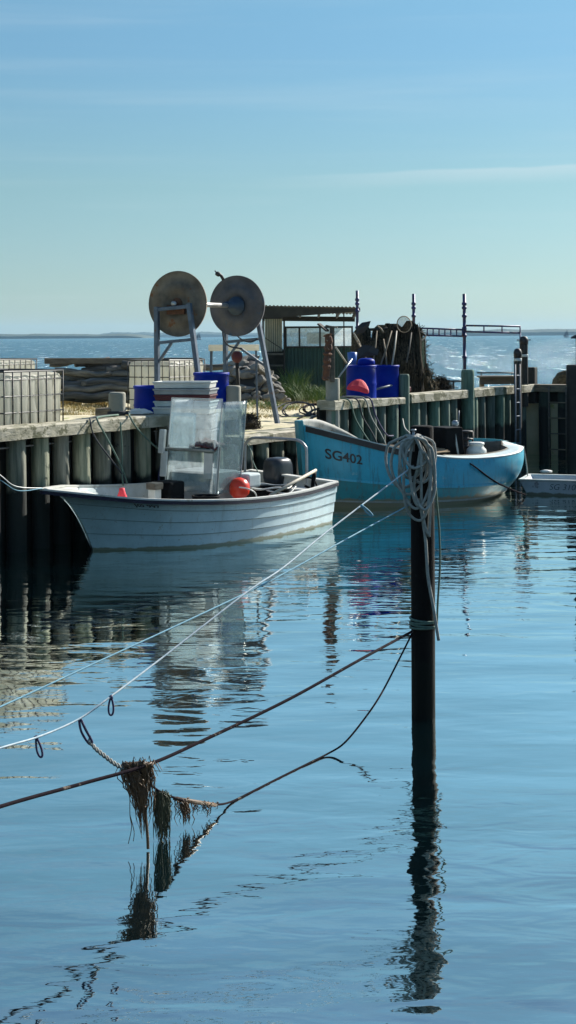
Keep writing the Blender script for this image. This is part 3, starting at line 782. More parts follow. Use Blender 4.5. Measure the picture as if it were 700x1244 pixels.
mb = MB(); pa, pb = at(328, 602, C1(3.85, .9).y - .25), at(384, 571, 21.9)
mb.tube([pa, pa.lerp(pb, .5), pb], [.024, .026, .022], 8)
mb.build('pole', 'pole_pale', label='pale wooden pole slanting out over the stern of the white boat', cat='pole')
mb = MB(); mb.lathe(C1(2.45, .62, .35), [(.17, 0), (.19, .25), (.20, .27), (.17, .27), (.15, .03), (.01, .02)], 22, cap=False); mb.build('bucket', 'black', label='low dark bucket beside the console of the white boat', cat='bucket')
mb = MB(); c = C1(1.15, .30, .74); mb.lathe(c - UP * .1, [(.05, 0), (.07, .05), (.04, .13), (.035, .17)], 12); mb.build('float', 'red', label='small red float just inside the bow of the white boat', cat='float')
mb = MB(); hp = [jit(C1(4.3, 0, .34), .3) for q in range(14)]
for p in hp: p.z = rnd.uniform(.28, .48)
mb.tube(spline(hp, 6), .018, 6); mb.build('hose', 'darkrope', label='tangle of black hose on the stern floor of the white boat', cat='hose')

# ---- blue double-ended boat
st2 = at(365, 518, 24.3); A2 = V(.879, .478, 0); Q2 = V(.478, -.879, 0); tip2 = V(st2.x, st2.y, 0)
L2 = 4.40
h2 = Hull(tip2, A2, Q2, L2, .10, 4.1,
          bg=[(0, .03), (.05, .34), (.12, .62), (.2, .80), (.3, .94), (.45, 1.04), (.6, 1.05), (.75, .97), (.87, .78), (.95, .48), (.985, .26), (1, .02)],
          bw=[(0, .02), (.06, .24), (.15, .52), (.3, .86), (.5, 1.02), (.65, .98), (.8, .68), (.92, .28), (1, .02)],
          zg=[(0, 1.34), (.1, 1.19), (.28, .965), (.45, .80), (.6, .735), (.78, .735), (.9, .77), (1, .82)], stem=1.0, bulge=.05, far=.06, full=2.4)
b2 = thing('fishing_boat', V(tip2.x, tip2.y, 0) + A2 * 2, 'light blue double-ended wooden fishing boat with number on its bow', 'boat', 'small boats moored along the quay')
mb = MB()
for sd in (1, -1): h2.side_mesh(mb, 0, .62, 7, side=sd, nu=60)
mb.build('hull', 'blue_hull', b2)
mb = MB()
for sd in (1, -1):
    h2.side_mesh(mb, .62, 1, 4, side=sd, nu=60); h2.side_mesh(mb, 1, 2, 4, side=sd, nu=60)
mb.build('lower_hull', 'turq_hull', b2)
mb = MB()
for sd in (1, -1): h2.rail(mb, .625, .04, .035, off=.022, side=sd, u0=.02, u1=.80)
mb.build('chine_moulding', 'blue_hull', b2)
mb = MB()
for sd in (1, -1): h2.rail(mb, .925, .03, .03, off=.014, side=sd, u0=.02, u1=.98)
mb.build('boot_moulding', 'grey_in', b2)
mb = MB()
for sd in (1, -1): h2.rail(mb, 0, .05, .095, dz=-.09, off=.028, side=sd, u0=.01, u1=.36)
mb.build('rubbing_strake', 'tar', b2)
mb = MB()
for sd in (1, -1): h2.rail(mb, 0, .09, .018, dz=.006, off=.03, side=sd, u0=.01, u1=.40)
mb.build('gunwale', 'pale_deck', b2)
mb = MB(); mb.beam(tip2 + A2 * .12 + V(0, 0, -.3), tip2 - A2 * .03 + V(0, 0, 1.42), .10, .16, up=Q2); mb.build('stem_post', 'turq_hull', b2, bevel=.02)
mb = MB()                                        # wide side deck round the cockpit
def Pdk(i, j):
    k = i / 80; sd = 1 if k <= .5 else -1; u = lerp(.36, 1, k * 2) if k <= .5 else lerp(1, .36, (k - .5) * 2)
    g = sm_curve(h2.bg, u); wdt = min(g, .30 + .10 * max(0, (u - .7) / .3))
    p = h2.P(u, 0, sd, inset=0); c = h2.P(u, 0, sd, inset=wdt)
    if u > .9: c = c - A2 * .30 * ((u - .9) / .1)
    q = p.lerp(c, j / 4); q.z = p.z + .012 + .018 * j / 4; return q
mb.grid(Pdk, 81, 5, True); mb.build('side_deck', 'pale_deck', b2, solid=.03)
mb = MB()                                        # cockpit coaming, dark inside
def Pcm(i, j):
    k = i / 80; sd = 1 if k <= .5 else -1; u = lerp(.36, 1, k * 2) if k <= .5 else lerp(1, .36, (k - .5) * 2)
    p = Pdk(i, 4); p.z += .03 if j == 0 else -.45 * 1; return p
mb.grid(Pcm, 81, 2, True); mb.build('cockpit_coaming', 'oldwood', b2, solid=.02)
mb = MB()
def Pf2(i, j):
    u = lerp(.02, .94, i / 30); a = h2.P(u, .75, 1, inset=.05); b = h2.P(u, .75, -1, inset=.05); p = a.lerp(b, j / 6); p.z = .20; return p
mb.grid(Pf2, 31, 7, True); mb.build('floor', 'oldwood', b2)
mb = MB()
for sd in (1, -1): h2.side_mesh(mb, 0, .7, 4, side=sd, inset=.05, u0=.02, u1=.6, nu=30)
mb.build('inner_lining', 'grey_in', b2)
mb = MB()                                        # raised wash board on the far bow
def Pw(i, j):
    u = lerp(.03, .46, i / 24); p = h2.P(u, 0, -1, inset=.03); p.z += .02 + j / 3 * .20 * math.sin(math.pi * min(1, (i / 24) * .9 + .14)) ; return p
mb.grid(Pw, 25, 4, True); mb.build('wash_board', 'grey_in', b2, solid=.025)
mb = MB()                                        # raised bulwark on the far quarter
def Pw2(i, j):
    u = lerp(.62, .99, i / 24); p = h2.P(u, 0, -1, inset=.02); p.z += .02 + j / 3 * .11 * math.sin(math.pi * (i / 24)) ** .6; return p
mb.grid(Pw2, 25, 4, True); mb.build('bulwark', 'turq_hull', b2, solid=.03)
deck(h2, .02, .14, -.06, 'foredeck', 'pale_deck', b2, camber=.04)
def C2(s, o=0, z=0): p = tip2 + A2 * s + Q2 * o; return V(p.x, p.y, z)
# dark engine housing with steel edge
mb = MB(); c = at(543, 534, 25.3)
mb.box(V(c.x, c.y, .93), (.36, .5, .62), A2, Q2, UP + A2 * -.08); eh = mb.build('engine_box', 'black', b2, bevel=.02)
mb = MB(); c = at(556, 534, 25.1); mb.beam(V(c.x + .02, c.y, .72), V(c.x - .06, c.y, 1.22), .03, .03); mb.build('edge_strip', 'steel', eh)
mb = MB(); c = at(553, 519, 25.6); mb.lathe(V(c.x, c.y, 1.22), [(.05, 0), (.06, .03), (.06, .08), (.03, .11)], 12)
mb.tube([V(c.x + .06, c.y, 1.2), V(c.x + .07, c.y, 1.5)], .008, 5); mb.build('lantern', 'steel', b2)
mb = MB(); c = at(566, 528, 26.1)
for z in (.82, .95, 1.08): mb.lathe(V(c.x, c.y, z), [(.06, 0), (.13, .01), (.13, .035), (.06, .045)], 14)
mb.lathe(V(c.x, c.y, .5), [(.05, 0), (.05, .62)], 10)
mb.tube([V(c.x + .12, c.y, .7), V(c.x + .12, c.y, 1.1)], .015, 6); mb.build('line_hauler', 'tar', b2)
mb = MB()
for k in range(4):
    a = C2(1.75 + k * .08, .80 - k * .17, .835 + .008 * k); mb.beam(a, a + A2 * .62 + UP * .03, .12, .015)
mb.build('bottom_boards', 'tan', b2, bevel=.004)
lettering(lambda u, t: h2.P(u, t, 1, .010), 'SG402', .050, .36, .110, .135, b2, bold=.018)
# the far-side number half seen through the arch
mb = MB()
# white churn in the cockpit
cc = at(579, 560, 25.35); cz = .60
mb = MB(); mb.lathe(V(cc.x, cc.y, cz), [(.15, 0), (.17, .02), (.172, .22), (.165, .25), (.125, .29), (.12, .32), (.135, .33), (.135, .36), (.11, .37)], 26)
ch = mb.build('churn', 'whiteplastic', label='white plastic churn standing in the cockpit of the blue boat', cat='churn')
# blue tub beside bow of the blue boat etc: white dinghy / punt
pn = thing('punt', at(665, 600, 26.2) * 1.0, 'low grey-white flat punt tied astern of the blue boat', 'boat', 'small boats moored along the quay')
pa_, pb_ = gr(634, 601, 0), gr(704, 603, 0)
ua = (V(pb_.x, pb_.y, 0) - V(pa_.x, pa_.y, 0)).normalized(); ub = V(-ua.y, ua.x, 0)
pl, pw_, ph = 2.5, .98, .26
P0 = V(pa_.x, pa_.y, 0)
mb = MB()
def PT(x, y, z): return P0 + ua * x + ub * y + UP * z
outer_b = [PT(.14, .05, -.1), PT(pl - .3, .05, -.1), PT(pl - .3, pw_ - .05, -.1), PT(.14, pw_ - .05, -.1)]
outer_t = [PT(-.05, 0, ph), PT(pl, 0, ph), PT(pl, pw_, ph), PT(-.05, pw_, ph)]
wv = .055
in_t = [PT(-.05 + wv, wv, ph), PT(pl - wv, wv, ph), PT(pl - wv, pw_ - wv, ph), PT(-.05 + wv, pw_ - wv, ph)]
in_b = [PT(.12 + wv, wv + .02, .03), PT(pl - .3, wv + .02, .03), PT(pl - .3, pw_ - wv - .02, .03), PT(.12 + wv, pw_ - wv - .02, .03)]
vs = outer_b + outer_t + in_t + in_b; fs = [(3, 2, 1, 0), (12, 13, 14, 15)]
for i in range(3):
    for k in range(4): fs.append((i * 4 + k, i * 4 + (k + 1) % 4, (i + 1) * 4 + (k + 1) % 4, (i + 1) * 4 + k))
mb.add(vs, fs); mb.build('hull', 'puntwhite', pn, bevel=.012)
mb = MB()
for a, b in ((outer_t[0], outer_t[1]), (outer_t[3], outer_t[2])): mb.beam(a + UP * .008, b + UP * .008, .06, .02)
for x in (-.02, 1.05, pl - .03): mb.beam(PT(x, 0, ph + .008), PT(x, pw_, ph + .008), .06 if x < 1 or x > 2 else .10, .018)
mb.build('gunwale', 'white_in', pn)
mb = MB(); mb.beam(PT(.3, .1, .06), PT(.3, .9, .06), .2, .02); mb.box(PT(1.2, .5, .045), (2.0, .8, .02), ua, ub); mb.build('floor_boards', 'darkwood', pn)
lettering(lambda u, t: P0 + ua * u + UP * t + ub * (.012 + (.26 - t) * .11 + -.012 - .006 + .0), 'SG 310', .48, .10, .44, -.10, pn, name='faded_number', m_='ink', bold=-.012, slant=.06)
mb = MB(); mb.lathe(at(663.5, 574.5, 27.8), [(.02, 0), (.11, .01), (.12, .04), (.03, .06)], 12); mb.build('float', 'whiteplastic', label='white float resting in shadow just beyond the grey punt', cat='float')
# ------------------------------------------------------------------ the quay's gear
def ibc(s, d, label, seed):
    o = S(s, d, GZ + .02); t = thing('bulk_tank', o, label, 'storage tank', 'caged bulk tanks on the quay')
    a, b = WD * -1, NW                                   # faces: toward camera-left, toward the water
    def Q(x, y, z): return o + WD * x - NW * y + UP * z  # x along the wall 0..1.2, y landward 0..1
    mb = MB(); rnd.seed(seed)
    def Pt(i, j):
        # rounded rectangular bag-like body
        k = i / 104; per = [(0.02, .02), (1.18, .02), (1.18, .98), (.02, .98)]
        e = k * 4; m_ = int(e) % 4; f = e - int(e); p, q = per[m_], per[(m_ + 1) % 4]
        x, y = lerp(p[0], q[0], f), lerp(p[1], q[1], f)
        z = [.16, .18, .3, .45, .6, .75, .9, 1.02, 1.09, 1.11][j]
        ins = [.08, .02, 0, 0, 0, 0, 0, .0, .03, .12][j] + -.022 * abs(math.sin(f * math.pi * (7 if m_ % 2 == 0 else 6))) * (1 if 1 < j < 8 else .3) + (.02 * noise.noise(V(x * 4, y * 4, z * 4 + seed)))
        c = V(.6, .5, 0); v = V(x, y, 0) - c; v *= (1 - ins / v.length * 1.2)
        return Q(c.x + v.x, c.y + v.y, z)
    mb.grid(Pt, 104, 10, True, True); mb.add([Pt(i, 9) for i in range(104)], [tuple(range(104))]); mb.build('tank', 'tank', t)
    cg = MB()
    for z in (.17, .36, .58, .80, 1.02, 1.13):
        cg.tube([Q(0, 0, z), Q(1.2, 0, z), Q(1.2, 1, z), Q(0, 1, z)], .010 if z < 1.1 else .015, 6, closed=True, smooth=False)
    for i in range(8):
        x = 1.2 * i / 7
        for y in (0, 1): cg.tube([Q(x, y, .15), Q(x, y, 1.13)], .011, 5)
    for i in range(1, 6):
        y = i / 6
        for x in (0, 1.2): cg.tube([Q(x, y, .15), Q(x, y, 1.13)], .008, 5)
    cg.build('cage', 'cage', t)
    pm = MB()
    for x in (.06, .6, 1.14): pm.box(Q(x, .5, .06), (.10, 1.0, .10), WD, NW)
    for y in (.03, .5, .97): pm.box(Q(.6, y, .125), (1.2, .12, .03), WD, NW)
    pm.build('pallet', 'oldwood', t)
    lid = MB(); lid.lathe(Q(.6, .5, 1.10), [(.10, 0), (.10, .04), (.02, .045)], 16); lid.build('lid', 'black', t)
def s_d(x, Y):                                         # (along, landward) of a sight line at distance Y
    p = V(uv(x, 460)[0] / F * Y, Y, 0) - S0; return p.dot(WD), -p.dot(NW)
ibc(sx(5, .38), .38, 'milky tank in a wire cage nearest the left edge of the quay', 3)
q = s_d(-2, 30.6); ibc(q[0], q[1], 'milky tank in a wire cage standing furthest back at the left edge', 8)
q = s_d(206, 28.5); ibc(q[0], q[1], 'creamy tank in a wire cage behind the net drum and stacked crates', 5)

# ---- net drum on its trestles
DX = V(math.sin(R(25)), math.cos(R(25)), 0); DE = V(DX.y, -DX.x, 0)
dl_ = at(216, 369, 25.04); dr_ = at(288, 371, 27.06); dr_.z = dl_.z
nd = thing('net_drum', V(dl_.x, dl_.y, GZ) + (dr_ - dl_) * .5, 'net drum with two big rusty round flanges on steel trestles', 'net drum')
for c, m_, sgn in ((dl_, 'flange', -1), (dr_, 'flange_blue', 1)):
    mb = MB(); n = 48
    rings = [(.03, .012), (.2, .012), (.205, .02), (.36, .022), (.365, .012), (.535, .008), (.555, .018), (.557, 0)]
    def Pd(i, j):
        a = 2 * math.pi * i / n; r, h = (rings + [(r, -h) for r, h in rings[::-1]])[j]
        r2 = r * (1 + .004 * math.sin(3 * a + sgn))
        return c + (DE * math.cos(a) + UP * math.sin(a)) * r2 + DX * (h + .012 * noise.noise(V(math.cos(a) * r * 3, math.sin(a) * r * 3, sgn * 4)))
    mb.grid(Pd, n, 16, True, True); fl = mb.build('flange', m_, nd, label='brownish flange with a rusty hub' if sgn < 0 else 'greyer flange with a blue hub')
    if sgn < 0:
        hb = MB(); hb.lathe(c - DX * .09, [(.02, -.03), (.045, -.03), (.045, .05), (.10, .055), (.10, .08)], 16, axis=DX)
        hb.box(c - DX * .06 + UP * -.10, (.34, .05, .16), DE, DX); hb.build('hub', 'rust', fl, bevel=.004)
    else:
        hb = MB(); hb.lathe(c - DX * .42, [(.075, 0), (.075, .25), (.12, .26), (.12, .36), (.17, .37), (.17, .41)], 20, axis=DX); hb.build('hub', 'hub', fl)
        hb = MB(); kk = c + UP * .53 - DE * .28 + UP * -.04
        hb.tube(spline([kk, kk + V(-.04, -.05, .07), kk + V(-.10, -.06, .10), kk + V(-.15, -.05, .16)], 4), [.03] * 6 + [.045] * 4 + [.012] * 3, 8); hb.build('clamp', 'tar', fl)
mb = MB(); mb.tube([dl_ - DX * .16, dr_ + DX * .16], .042, 14); mb.build('shaft', 'shaft', nd)
def trestle(c, sgn, foot_l, foot_r):
    tr = MB(); o = c + DX * .15 * sgn
    tl, t_r = o - DE * .32 - UP * .10, o + DE * .30 - UP * .05
    fl_, fr = tl * 1, t_r * 1
    fl_ = tl + DE * foot_l; fl_.z = GZ - .02; fr = t_r + DE * foot_r; fr.z = GZ - .02
    tr.beam(tl - DE * .03, t_r + DE * .03, .06, .07, up=DX); o_ = tr.build('trestle', 'bluesteel', nd, bevel=.006)
    for a, b, nm in ((tl, fl_, 'leg'), (t_r, fr, 'leg')):
        m2 = MB(); m2.beam(a + UP * .05, b, .075, .085, up=DX); m2.build(nm, 'bluesteel', o_, bevel=.006)
    m2 = MB(); k = .27
    m2.beam(tl.lerp(fl_, k) + DX * .004, t_r.lerp(fr, k * .96) + DX * .004, .05, .075, up=DX)
    m2.beam(tl.lerp(fl_, .44), tl.lerp(fl_, .27) + DE * .28, .04, .04, up=DX)
    m2.beam(t_r.lerp(fr, .50), tl.lerp(fl_, .33) * .6 + t_r.lerp(fr, .33) * .4, .04, .04, up=DX) if sgn > 0 else None
    m2.build('brace', 'bluesteel', o_)
trestle(dl_, -1, .0, .30); trestle(dr_, 1, .0, .44)
mb = MB(); mb.tube(spline([dr_ - DE * .30 + V(0, 0, -.45), dr_ - DE * .27 + V(0, 0, -.62), dr_ - DE * .15 + V(0, 0, -.74), dr_ + DE * .1 + V(0, 0, -.78)], 6), .014, 6); mb.build('hose', 'darkrope', nd)
mb = MB(); mb.tube(spline([dr_ - DE * .05 + V(0, 0, -.50), dr_ + DE * .1 + V(0, 0, -.62), dr_ + DE * .28 + V(0, 0, -.66), dr_ + DE * .42 + V(0, 0, -.6)], 6), .014, 6); mb.build('hose', 'darkrope', nd)
# tray table under the drum
tt = gr(284, 421, 2.58)
c = at(284, 420.5, 27.9); tb = thing('sorting_table', V(c.x, c.y, GZ), 'high white topped table between the drum trestles', 'table')
mb = MB(); mb.box(c - UP * .03, (.95, .5, .115), V(1, .05, 0), None); mb.build('tabletop', 'tank', tb, bevel=.01)
for a in (-.42, .42):
    for b in (-.2, .2):
        mb = MB(); mb.beam(c + V(a, b, -.07), V(c.x + a * 1.05, c.y + b, GZ - .02), .03, .03); mb.build('leg', 'bluesteel', tb)
mb = MB(); c2 = at(288, 433, 27.7); mb.lathe(c2 - UP * .12, [(.04, 0), (.09, .05), (.11, .12), (.09, .19), (.04, .22)], 16); mb.build('float', 'darkred', label='dark red float hanging under the high white table', cat='float')
mb = MB(); mb.tube([c2 - UP * .1, c2 + V(.03, 0, -.9)], .035, 8); mb.build('dark_stake', 'darkwood', label='dark upright stake below the dark red float', cat='stake')

# ---- blue barrels
def barrel(x, y, Y, rad, zt, label, mt='bluebarrel', lid=None, zb=GZ - .01):
    c = at(x, y, Y); hgt = zt - zb
    mb = MB(); p = [(.02, 0), (rad * .93, .0), (rad * .97, .03)]
    for k in (.32, .66): p += [(rad, hgt * k - .03), (rad * 1.03, hgt * k), (rad, hgt * k + .03)]
    p += [(rad * .98, hgt - .05), (rad * 1.03, hgt - .045), (rad * 1.03, hgt), (rad * .95, hgt), (rad * .92, hgt - .06), (rad * .9, .1), (.02, .08)]
    mb.lathe(V(c.x, c.y, zb), p, 28, cap=False)
    o = mb.build('barrel', mt, label=label, cat='barrel', group='blue plastic barrels on the quay'); return o, c
c = at(186, 480, 22.6); barrel(186, 480, 22.6, .29, at(186, 468.5, 22.6).z, 'blue barrel left of the stacked white crates')
barrel(257, 480, 24.4, .29, at(257, 452.5, 24.4).z, 'blue barrel right of and behind the stacked crates')
barrel(439, 460, 28.1, .285, at(439, 443.5, 28.1).z, 'blue barrel behind the red cloth, left of its pair by the nets')
barrel(468, 460, 28.9, .27, at(466, 443.5, 28.9).z, 'blue barrel beside the round-topped post, right of its pair')
c = at(445, 440, 28.1); mb = MB(); mb.lathe(V(c.x, c.y - .0, c.z - .06), [(.17, 0), (.165, .08), (.15, .11), (.10, .135), (.02, .14)], 20)
mb.build('tub', 'bluebarrel', label='upturned blue tub on top of the left barrel by the nets', cat='tub')
c = at(428, 437, 28.6); mb = MB(); mb.lathe(V(c.x, c.y, c.z - .12), [(.02, 0), (.08, .01), (.095, .26), (.02, .27)], 14); mb.build('canister', 'ltblue', label='small pale blue canister beside the upturned tub', cat='canister')

# ---- stacked fish crates
cx0 = at(226, 490, 22.3); axc = V(.985, -.17, 0)
cols = ['greyplastic', 'greyplastic', 'whiteplastic', 'pale_deck', 'darkred', 'greyplastic', 'whiteplastic']
labs = ['deep grey crate at the bottom of the stack', 'deep grey crate second from the bottom of the stack', 'white crate third from the bottom of the stack', 'pale bluish crate right under the dark red one', 'dark red crate two below the top of the stack', 'grey crate between the dark red one and the topmost', 'white crate on top of the stack']
z = GZ; hz0 = [.21, .21, .10, .085, .085, .085, .10]; hk_ = (at(226, 462.5, 22.3).z - GZ) / sum(hz0)
for k in range(7):
    hz = hz0[k] * hk_
    w_ = .86 if k not in (1, 4) else .84
    c = V(cx0.x + rnd.uniform(-.02, .02), cx0.y + rnd.uniform(-.02, .02), z)
    crate_box('crate', c, (w_, .5, hz * .93), (axc + V(0, rnd.uniform(-.05, .05), 0)), cols[k], labs[k] + ' beside the blue barrels', 'crate', 'fish crates stacked on the quay', taper=.97)
    z += hz
c = at(170, 500, 21.9); mb = MB()
def Pbag(i, j):
    a = 2 * math.pi * i / 14; b = math.pi * j / 8
    r = .12 * math.sin(b) * (1 + .5 * noise.noise(V(math.cos(a) * 2, math.sin(a) * 2, b * 2)))
    return V(c.x, c.y, CZ - .01) + V(math.cos(a) * r * 1.5, math.sin(a) * r, .08 * (1 - math.cos(b)) * (1 + .4 * noise.noise(V(a, b, 0)))*.6)
mb.grid(Pbag, 14, 9, False, True); mb.build('plastic_bag', 'whiteplastic', label='crumpled white plastic bag on the cap beside the left blue barrel', cat='plastic bag')

# ---- timber and stones
lr = random.Random(11)
mb = MB(); a, b = at(54, 438.5, 33.6), at(246, 438, 34.2)
mb.beam(a, b, .16, .13); mb.build('driftwood_beam', 'oldwood', label='long brown beam lying along the top of the log pile', cat='beam', bevel=.01)
for k in range(30):
    row = k // 5; y = 443.5 + row * 7.6 + lr.uniform(-1.5, 1.5); Y = 34 + lr.uniform(-.35, .35) - row * .12
    x0 = lr.uniform(58, 100) if k % 2 else lr.uniform(62, 150); x1 = x0 + lr.uniform(60, 130); r = lr.uniform(.055, .115)
    a, b = at(x0, y, Y), at(x1, y + lr.uniform(-5, 5), Y + lr.uniform(-.4, .9)); n = 12
    mb = MB(); pp = [a.lerp(b, i / n) + V(0, 0, .03 * math.sin(i * .9 + k)) for i in range(n + 1)]
    mb.tube(pp, [r * (1 - .25 * i / n) * (1 + .2 * noise.noise(V(i * .8, k, 0))) for i in range(n + 1)], 10)
    mb.build('driftwood_log', 'log', label='grey driftwood log in the pile behind the tanks', cat='log', group='driftwood logs piled behind the tanks')
def rock(c, r, sd, sq=.6, n=9, rot=0):
    '''angular broken stone: a ball cut by random planes'''
    q = random.Random(sd); cuts = [(V(q.gauss(0, 1), q.gauss(0, 1), q.gauss(0, 1)).normalized(), q.uniform(.55, .85)) for _ in range(11)]
    mb = MB(); m_ = 9; ca, sa = math.cos(q.uniform(0, 3)), math.sin(q.uniform(0, 3)); lx_ = q.uniform(.9, 1.5)
    def Pr(i, j):
        a = 2 * math.pi * i / 14; b = math.pi * j / m_
        d = V(math.sin(b) * math.cos(a), math.sin(b) * math.sin(a), math.cos(b)); k = 1.0
        for nrm, dd in cuts:
            t = d.dot(nrm)
            if t > 0: k = min(k, dd / t)
        k *= r; return c + V(d.x * k * lx_ , d.y * k, d.z * k * sq + d.x * k * (ca * .35))
    mb.grid(Pr, 14, m_ + 1, False, True); return mb
rr_ = random.Random(4)
ml, mr_ = at(258, 480, 34.9), at(344, 480, 34.9); mcx, mw = (ml.x + mr_.x) / 2, (mr_.x - ml.x) / 2; mh = at(300, 437, 34.9).z - GZ
def mound(x, y):                                # height of the heap
    q = math.hypot((x - mcx) / mw, (y - 35.4) / 1.3); return GZ - .05 + mh * max(0, 1 - q ** 2.2) * (1 + .15 * noise.noise(V(x * 2, y * 2, 1)))
mb = MB(); mb.grid(lambda i, j: (lambda x, y: V(x, y, mound(x, y)))(mcx - mw + 2 * mw * i / 24, 34.1 + 2.6 * j / 20), 25, 21, True)
mb.build('rubble_core', 'paleblack', label='dark rubble mound under the broken stones behind the net drum', cat='mound')
for k in range(90):
    x = mcx + rr_.uniform(-.98, .98) * mw; y = rr_.uniform(34.15, 35.45); r = rr_.uniform(.09, .21)
    z = mound(x, y); 
    if z < GZ - .03: y = 35.0; z = max(GZ, mound(x, y))
    rock(V(x, y, z + r * .12), r, k + 5, rr_.uniform(.45, .8)).build('boulder', 'stone', label='grey angular broken stone in the heap behind the net drum', cat='stone', group='stones heaped behind the net drum')
c = at(683, 461, 36); rock(c - UP * .06, .36, 77, .75).build('boulder', 'brownnet', label='brown mound beside the post at the right edge', cat='mound')

# ---- shelter
YS = 39.3; shx = lambda x, y, Y=YS: at(x, y, Y)
sh_ = thing('shed', V(shx(380, 470).x, YS, GZ), 'low green shelter with corrugated roof and milky window band', 'shed')
a, b = shx(318, 371.5), shx(437, 373); zr = a.z
mb = MB(); nx = 110
def Prf(i, j):
    f = i / nx; g = j / 6; p = V(lerp(a.x, b.x, f), lerp(YS - .35, YS + 2.9, g), 0)
    p.z = zr - .0 - .06 * f - .13 * g + .016 * math.sin(f * 2 * math.pi * 26); return p
mb.grid(Prf, nx + 1, 7, True); mb.build('roof', 'roof', sh_, solid=.008)
mb = MB(); pass
for f in (0.02, .2, .4, .6, .8, .98): 
    x = lerp(a.x, b.x, f); mb.beam(V(x, YS - .3, zr - .08 - .05 * f), V(x, YS + 2.8, zr - .22 - .06 * f), .05, .10)
mb.beam(V(a.x, YS + 2.8, zr - .30), V(b.x, YS + 2.8, zr - .34), .05, .14); mb.build('rafters', 'paleblack', sh_)
mb = MB(); fz = [V(a.x, YS - .33, zr - .03), V(b.x, YS - .33, zr - .09), V(b.x, YS - .33, at(437, 378.5, YS).z), V(a.x, YS - .33, at(318, 387.5, YS).z)]
mb.add(fz + [p + V(0, .05, 0) for p in fz], [(0, 1, 2, 3), (4, 7, 6, 5), (0, 4, 5, 1), (3, 2, 6, 7), (0, 3, 7, 4), (1, 5, 6, 2)]); mb.build('fascia', 'darkfascia', sh_)
def zS(y, Y=YS, x=370): return at(x, y, Y).z
def xS(x, Y=YS, y=430): return at(x, y, Y).x
xl, xr = xS(345), xS(396); nb = 11
mb = MB()
def Pcl(i, j):
    f = i / 132; x = lerp(xl, xS(427), f); ph_ = (f * 18) % 1; dd = 0 if ph_ < .5 else .03
    return V(x, YS + dd, lerp(GZ - .02, zS(422.5), j))
mb.grid(Pcl, 133, 2, False); mb.build('wall', 'green_clad', sh_)
mb = MB(); mb.add([V(xl, YS + .01, GZ), V(xl, YS + 2.4, GZ), V(xl, YS + 2.4, zS(422.5)), V(xl, YS + .01, zS(422.5))], [(0, 1, 2, 3)]); mb.build('side_wall', 'green_clad', sh_, solid=.02)
wf = MB(); zt_, zb_ = zS(397.5), zS(422.5)
for x in (347.5, 364, 389, 428): wf.beam(V(xS(x), YS - .01, zb_), V(xS(x), YS - .01, zt_), .045, .05)
wf.beam(V(xS(346), YS - .015, zt_), V(xS(429), YS - .015, zt_), .05, .05); wf.beam(V(xS(346), YS - .015, zb_ + .02), V(xS(429), YS - .015, zb_ + .02), .05, .045)
wf_ = wf.build('window_frame', 'darkwood', sh_)
for x0_, x1_ in ((348.5, 363), (365, 388), (390, 427)):
    mb = MB(); mb.box(V((xS(x0_) + xS(x1_)) / 2, YS + .02, (zt_ + zb_) / 2), (xS(x1_) - xS(x0_), .008, zt_ - zb_ - .05)); mb.build('pane', 'shedpane', wf_)
mb = MB(); mb.box(V(xS(385), YS + .7, (zb_ + zt_) / 2 - .02), (.5, .3, .30)); mb.build('inner_box', 'whiteplastic', sh_, bevel=.02)
mb = MB()
def Psl(i, j):
    f = i / 60; return V(lerp(xS(321.5), xS(343), f), YS + .25 + (.02 if (f * 10) % 1 < .22 else 0), lerp(zS(427), zS(387), j))
mb.grid(Psl, 61, 2, False); ss_ = mb.build('slat_screen', 'tank', sh_, solid=.006)
mb = MB()
for i in range(1, 8): mb.beam(V(lerp(xS(321.5), xS(343), i / 8), YS + .22, zS(427)), V(lerp(xS(321.5), xS(343), i / 8), YS + .22, zS(387)), .012, .012)
mb.build('slat_gap', 'paleblack', ss_)
mb = MB(); mb.box(V((xS(321) + xS(344)) / 2, YS + .1, zS(430)), (.52, .4, .05)); mb.box(V((xS(321) + xS(344)) / 2, YS + .1, zS(444)), (.5, .35, .04)); mb.build('shelf', 'oldwood', sh_)
mb = MB(); mb.box(V((xS(321) + xS(344)) / 2, YS + .9, zS(455)), (.55, .04, 1.3)); mb.build('back_wall', 'darkwood', sh_)
for x, y in ((345.5, 378), (418, 380), (320, 380)):
    mb = MB(); mb.beam(V(xS(x), YS - .06, GZ - .02), V(xS(x), YS - .06, zr - .12), .05 if x < 400 else .03, .05); mb.build('corner_post', 'darkwood', sh_)
mb = MB(); mb.tube([V(xS(322), YS - .1, zS(410)), V(xS(345), YS - .1, zS(425))], .010, 5); mb.build('brace_wire', 'tar', sh_)
def coupler_pole(x, y0, Y, zb, m_, name, par, r=.036, couplers=()):
    c = at(x, y0, Y); mb = MB(); prof = [(r, 0)]
    hgt = c.z - zb
    for y in sorted(couplers, reverse=True):
        hh = at(x, y, Y).z - zb; prof += [(r, hh - .032), (r * 1.5, hh - .028), (r * 1.5, hh + .028), (r, hh + .032)]
    prof += [(r, hgt)]
    mb.lathe(V(c.x, c.y, zb), prof, 10); return mb.build(name, m_, par)
coupler_pole(434, 353, 36.5, GZ - .02, 'bluepole', 'pole', sh_, .036, (364, 369, 378, 398))

